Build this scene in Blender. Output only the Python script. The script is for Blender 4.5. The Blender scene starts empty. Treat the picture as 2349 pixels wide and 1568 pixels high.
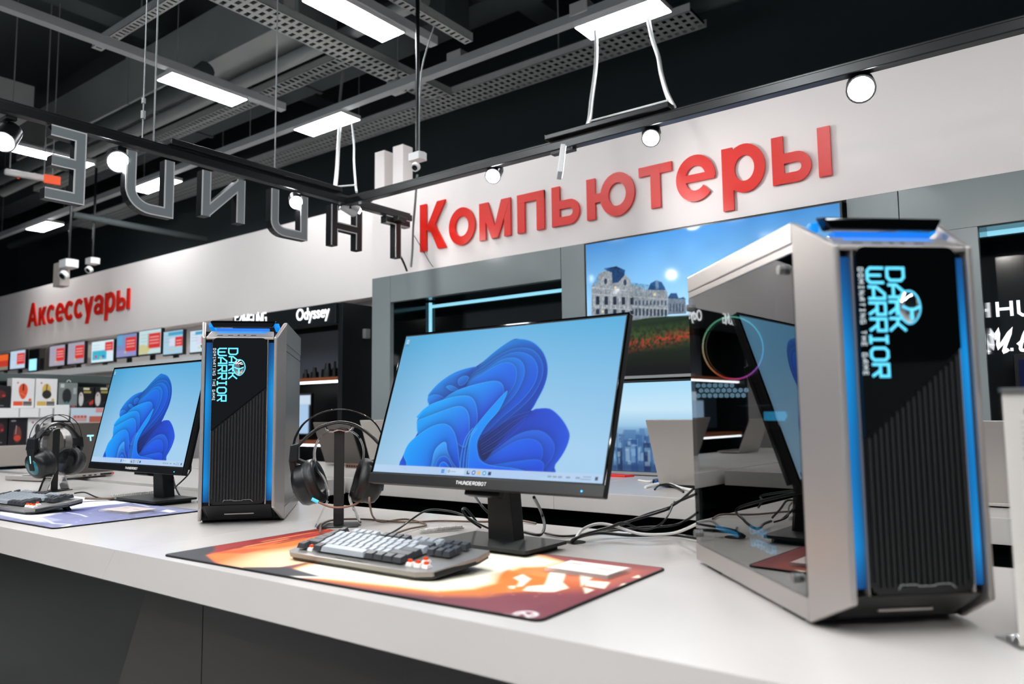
import bpy, math, random
import numpy as np
from mathutils import Matrix, Vector
random.seed(7); rng = np.random.default_rng(7)
SC = bpy.context.scene
COL = SC.collection
PI = math.pi
# ------------------------------------------------------------------ camera
F_PX = 1750.56
YAW, PITCH, ROLL = math.radians(-37.0435), math.radians(5.2977), math.radians(-0.692)
CAM = np.array([0.0, 0.0, 1.176])
fw = np.array([math.sin(YAW)*math.cos(PITCH), math.cos(YAW)*math.cos(PITCH), math.sin(PITCH)])
_r = np.array([math.cos(YAW), -math.sin(YAW), 0.0]); _u = np.cross(_r, fw)
rt = _r*math.cos(ROLL) + _u*math.sin(ROLL); up = -_r*math.sin(ROLL) + _u*math.cos(ROLL)
cd = bpy.data.cameras.new('camera'); cam = bpy.data.objects.new('camera', cd); COL.objects.link(cam)
cam.matrix_world = Matrix(((rt[0], up[0], -fw[0], CAM[0]), (rt[1], up[1], -fw[1], CAM[1]), (rt[2], up[2], -fw[2], CAM[2]), (0, 0, 0, 1)))
cd.sensor_width = 36.0; cd.lens = F_PX/2349*36.0; cd.clip_start = 0.02; cd.clip_end = 60
cd.dof.use_dof = True; cd.dof.focus_distance = 2.15; cd.dof.aperture_fstop = 3.4
SC.camera = cam
# ------------------------------------------------------------------ world, exposure
W = bpy.data.worlds.new('shop_air'); SC.world = W; W.use_nodes = True
W.node_tree.nodes['Background'].inputs[0].default_value = (0.75, 0.85, 1.0, 1)
W.node_tree.nodes['Background'].inputs[1].default_value = 0.32
vs = SC.view_settings; vs.view_transform = 'Standard'; vs.look = 'None'; vs.gamma = 1.0; vs.use_curve_mapping = False
vs.exposure = 0.0
SC.cycles.use_denoising = True
SC.cycles.max_bounces = 8; SC.cycles.diffuse_bounces = 4; SC.cycles.glossy_bounces = 4
SC.cycles.transmission_bounces = 6; SC.cycles.transparent_max_bounces = 10
SC.cycles.sample_clamp_indirect = 6.0; SC.cycles.caustics_reflective = False; SC.cycles.caustics_refractive = False
PANEL_STRENGTH = 52.0      # ceiling led panels
SPOT_WATTS = 26.0          # track spots
# ------------------------------------------------------------------ pixel to point
def ray(px, py): return fw*F_PX + rt*(px-1174.5) - up*(py-784)
def onz(px, py, z=0.9): d = ray(px, py); return CAM + d*(z-CAM[2])/d[2]
def ony(px, py, y): d = ray(px, py); return CAM + d*y/d[1]
def onx(px, py, x): d = ray(px, py); return CAM + d*x/d[0]
def ond(px, py, dep): return CAM + ray(px, py)*dep/F_PX
def onplane(px, py, o, n):
    d = ray(px, py); return CAM + d*(np.dot(np.array(o)-CAM, n)/np.dot(d, n))
# ------------------------------------------------------------------ colour + materials
def lin(c):
    if isinstance(c, str):
        c = c.lstrip('#'); c = [int(c[i:i+2], 16)/255 for i in (0, 2, 4)]
    return tuple(((x+0.055)/1.055)**2.4 if x > 0.04045 else x/12.92 for x in c[:3])
def mat(name, col, rough=0.5, metal=0.0, emit=None, estr=0.0, noise=0.0, nscale=20.0, bump=0.0, bscale=200.0, coat=0.0, spec=0.5, alpha=None, trans=0.0, ior=1.45, stretch=None, rnoise=0.0):
    m = bpy.data.materials.new(name); m.use_nodes = True
    nt = m.node_tree; b = nt.nodes['Principled BSDF']
    c = lin(col) + (1,)
    b.inputs['Base Color'].default_value = c
    b.inputs['Roughness'].default_value = rough; b.inputs['Metallic'].default_value = metal
    b.inputs['Coat Weight'].default_value = coat; b.inputs['Coat Roughness'].default_value = 0.04
    b.inputs['Specular IOR Level'].default_value = spec
    b.inputs['Transmission Weight'].default_value = trans; b.inputs['IOR'].default_value = ior
    if alpha is not None: b.inputs['Alpha'].default_value = alpha
    if emit is not None:
        b.inputs['Emission Color'].default_value = lin(emit) + (1,); b.inputs['Emission Strength'].default_value = estr
    if noise or bump or rnoise:
        tc = nt.nodes.new('ShaderNodeTexCoord'); mp = nt.nodes.new('ShaderNodeMapping')
        if stretch: mp.inputs['Scale'].default_value = stretch
        nt.links.new(tc.outputs['Object'], mp.inputs['Vector'])
    if noise or rnoise:
        n = nt.nodes.new('ShaderNodeTexNoise'); n.inputs['Scale'].default_value = nscale; n.inputs['Detail'].default_value = 6
        nt.links.new(mp.outputs[0], n.inputs['Vector'])
    if noise:
        mx = nt.nodes.new('ShaderNodeMix'); mx.data_type = 'RGBA'
        mx.inputs[6].default_value = tuple(x*(1-noise) for x in c[:3]) + (1,)
        mx.inputs[7].default_value = tuple(min(1, x*(1+noise)) for x in c[:3]) + (1,)
        nt.links.new(n.outputs['Fac'], mx.inputs[0]); nt.links.new(mx.outputs[2], b.inputs['Base Color'])
    if rnoise:
        r = nt.nodes.new('ShaderNodeMapRange'); r.inputs[1].default_value = 0.3; r.inputs[2].default_value = 0.7
        r.inputs[3].default_value = max(0, rough-rnoise); r.inputs[4].default_value = rough+rnoise
        nt.links.new(n.outputs['Fac'], r.inputs[0]); nt.links.new(r.outputs[0], b.inputs['Roughness'])
    if bump:
        n2 = nt.nodes.new('ShaderNodeTexNoise'); n2.inputs['Scale'].default_value = bscale; n2.inputs['Detail'].default_value = 4
        nt.links.new(mp.outputs[0], n2.inputs['Vector'])
        bp = nt.nodes.new('ShaderNodeBump'); bp.inputs['Strength'].default_value = bump; bp.inputs['Distance'].default_value = 0.002
        nt.links.new(n2.outputs['Fac'], bp.inputs['Height']); nt.links.new(bp.outputs[0], b.inputs['Normal'])
    return m
def mat_attr(name, emit=True, strength=1.0, rough=0.3, base=(0.01, 0.01, 0.01), spec=0.5, bump=0.0):
    """colour read from the mesh attribute: lit screens (emit) or prints (base colour)"""
    m = bpy.data.materials.new(name); m.use_nodes = True
    nt = m.node_tree; b = nt.nodes['Principled BSDF']; a = nt.nodes.new('ShaderNodeAttribute'); a.attribute_name = 'Col'
    b.inputs['Roughness'].default_value = rough; b.inputs['Specular IOR Level'].default_value = spec
    if emit:
        b.inputs['Base Color'].default_value = base + (1,)
        nt.links.new(a.outputs['Color'], b.inputs['Emission Color']); b.inputs['Emission Strength'].default_value = strength
    else:
        nt.links.new(a.outputs['Color'], b.inputs['Base Color'])
        if bump:
            n2 = nt.nodes.new('ShaderNodeTexNoise'); n2.inputs['Scale'].default_value = 900
            bp = nt.nodes.new('ShaderNodeBump'); bp.inputs['Strength'].default_value = bump; bp.inputs['Distance'].default_value = 0.001
            nt.links.new(n2.outputs['Fac'], bp.inputs['Height']); nt.links.new(bp.outputs[0], b.inputs['Normal'])
    return m
M = {}
def defm(k, *a, **kw): M[k] = mat(k, *a, **kw)
defm('desk_stone', '#c8c2bd', 0.24, noise=0.035, nscale=4, spec=0.5)
defm('desk_edge', '#bfb6b0', 0.5, noise=0.05, nscale=30, bump=0.05, bscale=300)
defm('seam', '#6f6b68', 0.6)
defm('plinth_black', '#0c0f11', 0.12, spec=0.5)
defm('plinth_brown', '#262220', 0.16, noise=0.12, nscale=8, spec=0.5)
defm('edge_trim', '#5d6160', 0.4, metal=0.3, noise=0.1, nscale=9)
defm('wall_white', '#efe6e2', 0.55, noise=0.015, nscale=2)
defm('clad_grey', '#838a8b', 0.22, noise=0.04, nscale=5, spec=0.55)
defm('clad_dark', '#0e1414', 0.1, spec=0.6)
defm('wall_dark', '#2b3538', 0.85, noise=0.1, nscale=3)
defm('ceil_dark', '#3c4344', 0.9, noise=0.15, nscale=2)
defm('floor_tile', '#a9a6a2', 0.3, noise=0.06, nscale=3)
defm('duct_grey', '#a3a8a6', 0.6, noise=0.12, nscale=4)
defm('duct_dark', '#4a5152', 0.7, noise=0.15, nscale=4)
defm('zinc', '#c4c7c6', 0.5, metal=0.2, noise=0.12, nscale=25)
defm('trough_grey', '#b4b8b9', 0.5, metal=0.2)
defm('hole_black', '#0a0c0c', 0.9)
defm('black_rail', '#121415', 0.28, spec=0.6)
defm('white_plastic', '#e6e5e3', 0.4)
defm('pale_grey_plastic', '#bdbcbb', 0.45)
defm('black_plastic', '#0d0d0f', 0.32)
defm('black_matte', '#101112', 0.6, bump=0.1, bscale=600)
defm('black_gloss', '#020303', 0.04, spec=0.55)
defm('sign_red', '#de1f10', 0.3, spec=0.5)
defm('sign_side', '#b3a6a4', 0.6)
defm('case_silver', '#b0aaa6', 0.34, metal=0.68, bump=0.05, bscale=900)
defm('case_dark', '#1b1c1e', 0.35, metal=0.4)
defm('case_side', '#9a9b9b', 0.3, metal=0.75, noise=0.1, nscale=7, stretch=(1, 1, 0.15))
defm('chrome', '#d8d8d8', 0.08, metal=1.0)
defm('steel_screw', '#8a8a8a', 0.3, metal=0.9)
defm('wire_grey', '#8d8f8f', 0.5)
defm('wood_edge', '#8a4a2a', 0.5, noise=0.2, nscale=15)
defm('lid_silver', '#b3aca6', 0.42, metal=0.35)
defm('letter_grey', '#7b8183', 0.35, metal=0.2)
defm('lid_dark', '#5c5651', 0.42, metal=0.3)
defm('leather', '#141314', 0.42, bump=0.15, bscale=400)
defm('cable_black', '#0b0b0c', 0.35)
defm('cable_white', '#e7e4e0', 0.4)
defm('cable_brown', '#6d584a', 0.6, noise=0.5, nscale=600)
defm('key_light', '#979ca1', 0.45)
defm('key_dark', '#343639', 0.45)
defm('kb_body', '#86837f', 0.38, metal=0.35)
defm('kb_dark', '#1a1b1c', 0.4)
defm('switch_orange', '#f4561a', 0.4)
defm('switch_white', '#ece9e4', 0.35)
defm('pad_edge', '#0a0a0b', 0.9, bump=0.6, bscale=500)
defm('logo_white', '#f4f4f4', 0.5, emit='#ffffff', estr=0.25)
defm('logo_print', '#f2f0ee', 0.5)
defm('print_black', '#141414', 0.6)
defm('paper', '#e9e0d8', 0.6)
defm('paper_ink', '#8f8780', 0.7)
defm('paper_white', '#f3f1ef', 0.6)
defm('box_white', '#e9e6e4', 0.5)
defm('box_black', '#17161a', 0.4)
defm('box_blue', '#1190b4', 0.5)
defm('shelf_dark', '#4b5453', 0.5)
defm('shelf_white', '#dcdad8', 0.4)
defm('deck_beige', '#b4a9a0', 0.5)
defm('kiosk_black', '#14181a', 0.35, spec=0.5)
defm('kiosk_grey', '#6a6f78', 0.5)
defm('copper', '#8d6a5c', 0.4, metal=0.6)
defm('orange_sign', '#e2502a', 0.5, emit='#ff5a2a', estr=0.4)
defm('lamp_panel', '#ffffff', 0.5, emit='#f6fbff', estr=PANEL_STRENGTH)
defm('spot_lens', '#ffffff', 0.5, emit='#fbfdff', estr=90.0)
defm('led_cyan', '#a8e4f4', 0.5, emit='#8fd6ee', estr=1.0)
defm('logo_lit', '#ffffff', 0.5, emit='#f6fbff', estr=1.0)
defm('acrylic_block', '#f6f1ee', 0.05, alpha=0.28)
defm('led_white', '#ffffff', 0.5, emit='#f4fbff', estr=3.0)
defm('led_blue', '#0a50b0', 0.4, emit='#0a86e0', estr=1.1)
defm('led_blue_soft', '#0a3aa0', 0.4, emit='#0d7fe2', estr=0.85)
defm('cyan_print', '#5cc6e6', 0.5, emit='#55c6ea', estr=0.62)
defm('cyan_glow', '#5cc6e6', 0.5, emit='#3fb8f0', estr=2.6)
defm('cyan_dim', '#5cc6e6', 0.5, emit='#55c6ea', estr=0.3)
defm('white_small', '#c9d3d8', 0.5, emit='#c9d8e0', estr=0.35)
defm('hex_glow', '#bfe2f4', 0.5, emit='#a8dcf6', estr=2.6)
defm('led_dot', '#2a9cff', 0.5, emit='#3aa6ff', estr=2.5)
defm('led_teal', '#0c5f6c', 0.15, emit='#0d5f70', estr=0.18, spec=0.8)
defm('acrylic', '#f4f6f7', 0.03, trans=1.0, ior=1.3)
M['screen'] = mat_attr('screen', True, 1.0, 0.4, spec=0.05)
M['tv_screen'] = mat_attr('tv_screen', True, 1.0, 0.06, spec=0.13)
M['ring_led'] = mat_attr('ring_led', True, 3.0, 0.4)
M['pad_print'] = mat_attr('pad_print', False, rough=0.7, spec=0.25, bump=0.25)
M['card_print'] = mat_attr('card_print', False, rough=0.4)
def glass_dark(name, tint, gloss_min, mixk):
    m = bpy.data.materials.new(name); m.use_nodes = True; nt = m.node_tree
    for n in list(nt.nodes): nt.nodes.remove(n)
    o = nt.nodes.new('ShaderNodeOutputMaterial'); mx = nt.nodes.new('ShaderNodeMixShader')
    t = nt.nodes.new('ShaderNodeBsdfTransparent'); t.inputs[0].default_value = tint + (1,)
    g = nt.nodes.new('ShaderNodeBsdfGlossy'); g.inputs['Roughness'].default_value = 0.01; g.inputs[0].default_value = (1, 1, 1, 1)
    fr = nt.nodes.new('ShaderNodeLayerWeight'); fr.inputs[0].default_value = mixk
    mr = nt.nodes.new('ShaderNodeMapRange'); mr.inputs[3].default_value = gloss_min; mr.inputs[4].default_value = 1.0
    fr.inputs[0].default_value = 0.5; pw = nt.nodes.new('ShaderNodeMath'); pw.operation = 'POWER'; pw.inputs[1].default_value = 4.0
    nt.links.new(fr.outputs['Facing'], pw.inputs[0]); nt.links.new(pw.outputs[0], mr.inputs[0]); nt.links.new(mr.outputs[0], mx.inputs[0])
    nt.links.new(t.outputs[0], mx.inputs[1]); nt.links.new(g.outputs[0], mx.inputs[2]); nt.links.new(mx.outputs[0], o.inputs[0])
    return m
M['case_glass'] = glass_dark('case_glass', (0.40, 0.41, 0.42), 0.16, 0.45)
M['clear_sheet'] = glass_dark('clear_sheet', (0.97, 0.98, 0.98), 0.03, 0.35)
# ------------------------------------------------------------------ mesh builder
def spline(pts, n=8, closed=False):
    P = [np.array(p, float) for p in pts]; out = []
    N = len(P); seg = N if closed else N-1
    for i in range(seg):
        if closed: a, b, c, d = P[(i-1) % N], P[i], P[(i+1) % N], P[(i+2) % N]
        else: a, b, c, d = P[max(i-1, 0)], P[i], P[i+1], P[min(i+2, N-1)]
        for k in range(n):
            t = k/n
            out.append(0.5*((2*b) + (c-a)*t + (2*a-5*b+4*c-d)*t*t + (3*b-a-3*c+d)*t**3))
    if not closed: out.append(P[-1])
    return out
class MB:
    def __init__(s, T=None): s.v = []; s.f = []; s.mi = []; s.sm = []; s.T = T
    def add(s, vs_, fs, mi=0, smooth=False):
        o = len(s.v)
        for p in vs_:
            p = Vector((float(p[0]), float(p[1]), float(p[2])))
            s.v.append(tuple(s.T @ p) if s.T is not None else tuple(p))
        for f in fs: s.f.append(tuple(o+i for i in f)); s.mi.append(mi); s.sm.append(smooth)
        return s
    def box(s, x0, x1, y0, y1, z0, z1, mi=0):
        v = [(x, y, z) for x in (x0, x1) for y in (y0, y1) for z in (z0, z1)]
        return s.add(v, [(0, 1, 3, 2), (4, 6, 7, 5), (0, 4, 5, 1), (2, 3, 7, 6), (0, 2, 6, 4), (1, 5, 7, 3)], mi)
    def hull8(s, a, b, mi=0):      # two quads (4 pts each) joined
        return s.add(list(a)+list(b), [(3, 2, 1, 0), (4, 5, 6, 7)] + [(i, (i+1) % 4, 4+(i+1) % 4, 4+i) for i in range(4)], mi)
    def prism(s, poly, axis, a0, a1, mi=0, smooth=False):
        def P(p, a): return {'x': (a, p[0], p[1]), 'y': (p[0], a, p[1]), 'z': (p[0], p[1], a)}[axis]
        n = len(poly); v = [P(p, a0) for p in poly] + [P(p, a1) for p in poly]
        s.add(v, [tuple(range(n))[::-1], tuple(range(n, 2*n))], mi)
        return s.add(v, [(i, (i+1) % n, n+(i+1) % n, n+i) for i in range(n)], mi, smooth)
    def cyl(s, p0, p1, r0, r1=None, n=16, mi=0, cap=True, smooth=True):
        r1 = r0 if r1 is None else r1
        p0 = np.array(p0, float); p1 = np.array(p1, float); d = p1-p0; d /= np.linalg.norm(d)
        a = np.cross(d, [0, 0, 1] if abs(d[2]) < 0.9 else [1, 0, 0]); a /= np.linalg.norm(a); b = np.cross(d, a)
        v = [p+(a*math.cos(t)+b*math.sin(t))*r for p, r in ((p0, r0), (p1, r1)) for t in [2*PI*i/n for i in range(n)]]
        s.add(v, [(i, (i+1) % n, n+(i+1) % n, n+i) for i in range(n)], mi, smooth)
        if cap: s.add(v, [tuple(range(n))[::-1], tuple(range(n, 2*n))], mi)
        return s
    def revolve(s, prof, o, d, n=28, mi=0, sx=1.0, up_=(0, 0, 1)):   # profile [(radius, along)] about axis d
        o = np.array(o, float); d = np.array(d, float); d /= np.linalg.norm(d)
        u = np.array(up_, float); a = u-d*np.dot(u, d); a /= np.linalg.norm(a); b = np.cross(d, a)
        v = []
        for r, h in prof: v += [o+d*h+(a*math.cos(2*PI*i/n)+b*sx*math.sin(2*PI*i/n))*r for i in range(n)]
        fs = []
        for k in range(len(prof)-1): fs += [(k*n+i, k*n+(i+1) % n, (k+1)*n+(i+1) % n, (k+1)*n+i) for i in range(n)]
        s.add(v, fs, mi, True)
        L = (len(prof)-1)*n
        return s.add(v, [tuple(range(n))[::-1], tuple(range(L, L+n))], mi)
    def tube(s, pts, r, n=8, mi=0, sub=0, flat=None, upv=(0, 0, 1), closed=False):
        P = spline(pts, sub, closed) if sub else [np.array(p, float) for p in pts]
        K = len(P); vv = []; prev = None
        for i, p in enumerate(P):
            if closed: t = P[(i+1) % K]-P[(i-1) % K]
            else: t = P[min(i+1, K-1)]-P[max(i-1, 0)]
            t = t/(np.linalg.norm(t)+1e-12)
            if flat is not None:
                b = np.array(upv, float); b = b-t*np.dot(b, t); b /= np.linalg.norm(b)+1e-9; a = np.cross(b, t)
            else:
                if prev is None: a = np.cross(t, [0, 0, 1] if abs(t[2]) < 0.9 else [1, 0, 0])
                else: a = prev-t*np.dot(prev, t)
                a /= np.linalg.norm(a)+1e-12; prev = a; b = np.cross(t, a)
            rr = r[i*len(r)//K] if isinstance(r, (list, tuple)) else r
            fa, fb = (flat if flat is not None else (1, 1))
            vv += [p+a*math.cos(2*PI*j/n)*rr*fa+b*math.sin(2*PI*j/n)*rr*fb for j in range(n)]
        fs = [(i*n+j, i*n+(j+1) % n, (i+1)*n+(j+1) % n, (i+1)*n+j) for i in range(K-1) for j in range(n)]
        if closed: fs += [((K-1)*n+j, (K-1)*n+(j+1) % n, (j+1) % n, j) for j in range(n)]
        s.add(vv, fs, mi, True)
        if not closed: s.add(vv, [tuple(range(n))[::-1], tuple(range((K-1)*n, K*n))], mi)
        return s
    def strip(s, pts, w, h, mi=0, o=(0, 0, 0), ux=(1, 0, 0), uy=(0, 1, 0), un=(0, 0, 1)):
        """flat stroked polyline (mitred) of width w, raised by h along un"""
        P = [np.array(p[:2], float) for p in pts]; K = len(P); L = []; R = []
        closed = np.linalg.norm(P[0]-P[-1]) < 1e-9 and K > 3
        if closed: P = P[:-1]; K -= 1
        for i in range(K):
            a = P[(i-1) % K] if (closed or i > 0) else None; c = P[(i+1) % K] if (closed or i < K-1) else None
            d1 = (P[i]-a) if a is not None else (c-P[i]); d2 = (c-P[i]) if c is not None else (P[i]-a)
            d1 = d1/(np.linalg.norm(d1)+1e-12); d2 = d2/(np.linalg.norm(d2)+1e-12)
            n1 = np.array([-d1[1], d1[0]]); n2 = np.array([-d2[1], d2[0]]); m = n1+n2; m /= np.linalg.norm(m)+1e-12
            k = w/2/max(0.35, float(np.dot(m, n1)))
            L.append(P[i]+m*k); R.append(P[i]-m*k)
        o, ux, uy, un = (np.array(q, float) for q in (o, ux, uy, un))
        T = lambda q, z: o+ux*q[0]+uy*q[1]+un*z
        if closed: L.append(L[0]); R.append(R[0]); K += 1
        v = [T(q, h) for q in L]+[T(q, h) for q in R]+[T(q, 0) for q in L]+[T(q, 0) for q in R]
        fs = []
        for i in range(K-1):
            fs += [(i, K+i, K+i+1, i+1), (2*K+i, i, i+1, 2*K+i+1), (K+i, 3*K+i, 3*K+i+1, K+i+1), (3*K+i, 2*K+i, 2*K+i+1, 3*K+i+1)]
        if not closed: fs += [(0, 2*K, 3*K, K), (K-1, 2*K-1, 4*K-1, 3*K-1)]
        return s.add(v, fs, mi)
    def poly(s, pts, h, mi=0, o=(0, 0, 0), ux=(1, 0, 0), uy=(0, 1, 0), un=(0, 0, 1)):
        o, ux, uy, un = (np.array(q, float) for q in (o, ux, uy, un)); n = len(pts)
        ar = sum(pts[i][0]*pts[(i+1) % n][1]-pts[(i+1) % n][0]*pts[i][1] for i in range(n))
        if ar < 0: pts = pts[::-1]
        v = [o+ux*p[0]+uy*p[1]+un*h for p in pts]+[o+ux*p[0]+uy*p[1] for p in pts]
        return s.add(v, [tuple(range(n)), tuple(range(n, 2*n))[::-1]]+[(n+i, n+(i+1) % n, (i+1) % n, i) for i in range(n)], mi)
    def build(s, name, mats, parent=None, bevel=0.0, seg=2, label=None, ang=40):
        me = bpy.data.meshes.new(name); me.from_pydata(s.v, [], s.f)
        if not isinstance(mats, (list, tuple)): mats = [mats]
        for m in mats: me.materials.append(M[m] if isinstance(m, str) else m)
        me.polygons.foreach_set('material_index', s.mi); me.polygons.foreach_set('use_smooth', s.sm); me.update()
        ob = bpy.data.objects.new(name, me); COL.objects.link(ob)
        if parent is not None: ob.parent = parent
        if bevel:
            b = ob.modifiers.new('bevel', 'BEVEL'); b.width = bevel; b.segments = seg; b.limit_method = 'ANGLE'; b.angle_limit = math.radians(ang)
            b.harden_normals = False
        if label: ob['label'] = label
        return ob
def tag(o, label=None, cat=None, group=None, kind=None):
    if label: o['label'] = label
    if cat: o['category'] = cat
    if group: o['group'] = group
    if kind: o['kind'] = kind
    return o
def thing(name, label, cat, loc=(0, 0, 0), rz=0.0, group=None):
    o = bpy.data.objects.new(name, None); COL.objects.link(o); o.location = tuple(float(q) for q in loc); o.rotation_euler = (0, 0, rz)
    o.empty_display_size = 0.05
    return tag(o, label, cat, group)
def struct(name, mb, m, bevel=0.0): return tag(mb.build(name, m, None, bevel), kind='structure')
def kids(o): return [c for c in bpy.data.objects if c.parent == o]
def copy_tree(o, parent=None):
    c = o.copy(); COL.objects.link(c)
    if parent is not None: c.parent = parent
    for k in kids(o): copy_tree(k, c)
    return c
# ------------------------------------------------------------------ painted pictures (screens, prints): colour per vertex of a fine grid
class Cv:
    def __init__(s, w, h, nx, ny, c='#000000'):
        s.w, s.h, s.nx, s.ny = w, h, nx, ny
        s.X, s.Y = np.meshgrid(np.linspace(0, w, nx+1), np.linspace(0, h, ny+1)); s.px = w/nx
        s.I = np.ones(s.X.shape+(3,))*np.array(lin(c))
    def grad(s, stops):   # bottom to top [(v, colour)]
        vv = s.Y/s.h; v = [q[0] for q in stops]; c = np.array([lin(q[1]) for q in stops])
        for k in range(3): s.I[..., k] = np.interp(vv, v, c[:, k])
    def put(s, a, col):
        a = np.clip(a, 0, 1)[..., None]; s.I = s.I*(1-a)+col*a
    def seg(s, pts, closed, X, Y):
        d = np.full(X.shape, 1e9); P = list(pts)+([pts[0]] if closed else [])
        for (x0, y0), (x1, y1) in zip(P[:-1], P[1:]):
            dx, dy = x1-x0, y1-y0; L = dx*dx+dy*dy+1e-18
            t = np.clip(((X-x0)*dx+(Y-y0)*dy)/L, 0, 1); d = np.minimum(d, (X-x0-t*dx)**2+(Y-y0-t*dy)**2)
        return np.sqrt(d)
    def win(s, pts, m):
        a = np.array(pts); x0, y0 = a.min(0)-m; x1, y1 = a.max(0)+m
        i0 = max(0, int(x0/s.w*s.nx)); i1 = min(s.nx+1, int(x1/s.w*s.nx)+2); j0 = max(0, int(y0/s.h*s.ny)); j1 = min(s.ny+1, int(y1/s.h*s.ny)+2)
        return (slice(j0, max(j1, j0)), slice(i0, max(i1, i0)))
    def poly(s, pts, col, soft=1.0, alpha=1.0):
        """col: colour or fn(X, Y, inside distance) -> rgb array"""
        pts = [(float(p[0]), float(p[1])) for p in pts]; w = s.win(pts, s.px*(soft+1)); X, Y = s.X[w], s.Y[w]
        if X.size == 0: return
        d = s.seg(pts, True, X, Y); ins = np.zeros(X.shape, bool); n = len(pts)
        for i in range(n):
            x0, y0 = pts[i]; x1, y1 = pts[(i+1) % n]
            if y0 == y1: continue
            ins ^= ((y0 > Y) != (y1 > Y)) & (X < (x1-x0)*(Y-y0)/(y1-y0)+x0)
        sd = np.where(ins, d, -d); a = np.clip(sd/(s.px*soft)+0.5, 0, 1)*alpha
        c = col(X, Y, np.maximum(sd, 0)) if callable(col) else np.ones(X.shape+(3,))*np.array(lin(col))
        s.I[w] = s.I[w]*(1-a[..., None])+c*a[..., None]
    def line(s, pts, wd, col, alpha=1.0, soft=1.0):
        pts = [(float(p[0]), float(p[1])) for p in pts]; w = s.win(pts, wd+s.px*(soft+1)); X, Y = s.X[w], s.Y[w]
        if X.size == 0: return
        a = np.clip((wd/2-s.seg(pts, False, X, Y))/(s.px*soft)+0.5, 0, 1)*alpha
        s.I[w] = s.I[w]*(1-a[..., None])+np.array(lin(col))*a[..., None]
    def rect(s, x0, y0, x1, y1, col, alpha=1.0): s.poly([(x0, y0), (x1, y0), (x1, y1), (x0, y1)], col, 1.0, alpha)
    def disc(s, x, y, rx, ry, col, alpha=1.0): s.poly([(x+rx*math.cos(t*PI/12), y+ry*math.sin(t*PI/12)) for t in range(24)], col, 1.0, alpha)
    def noise(s, k, amt, seed=0):
        r = np.random.default_rng(seed); g = r.normal(size=(max(2, s.ny//k)+2, max(2, s.nx//k)+2))
        yy = np.linspace(0, g.shape[0]-1.001, s.ny+1); xx = np.linspace(0, g.shape[1]-1.001, s.nx+1); i = yy.astype(int); j = xx.astype(int); fy = (yy-i)[:, None]; fx = (xx-j)[None]
        return ((g[i][:, j]*(1-fy)+g[i+1][:, j]*fy)*(1-fx)+(g[i][:, j+1]*(1-fy)+g[i+1][:, j+1]*fy)*fx)*amt
    def build(s, name, m, parent, o, ux, uy, warp=None):
        """o = lower left corner, ux / uy unit vectors of the picture plane"""
        o, ux, uy = (np.array(q, float) for q in (o, ux, uy))
        V = o+s.X[..., None]*ux+s.Y[..., None]*uy; V = V.reshape(-1, 3)
        nx1 = s.nx+1; i = np.arange(s.ny)[:, None]*nx1+np.arange(s.nx)[None]; i = i.ravel()
        Fc = np.stack([i, i+1, i+1+nx1, i+nx1], 1)
        me = bpy.data.meshes.new(name); me.vertices.add(len(V)); me.vertices.foreach_set('co', V.ravel())
        me.loops.add(Fc.size); me.loops.foreach_set('vertex_index', Fc.ravel().astype(np.int32))
        me.polygons.add(len(Fc)); me.polygons.foreach_set('loop_start', np.arange(0, Fc.size, 4, dtype=np.int32))
        me.update(calc_edges=True)
        a = me.color_attributes.new('Col', 'FLOAT_COLOR', 'POINT')
        a.data.foreach_set('color', np.concatenate([np.clip(s.I.reshape(-1, 3), 0, 4), np.ones((len(V), 1))], 1).ravel())
        me.materials.append(M[m]); ob = bpy.data.objects.new(name, me); COL.objects.link(ob)
        if parent is not None: ob.parent = parent
        return ob
def mixc(a, b, t):
    t = np.clip(t, 0, 1)[..., None]; return np.array(lin(a))*(1-t)+np.array(lin(b))*t
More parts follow.
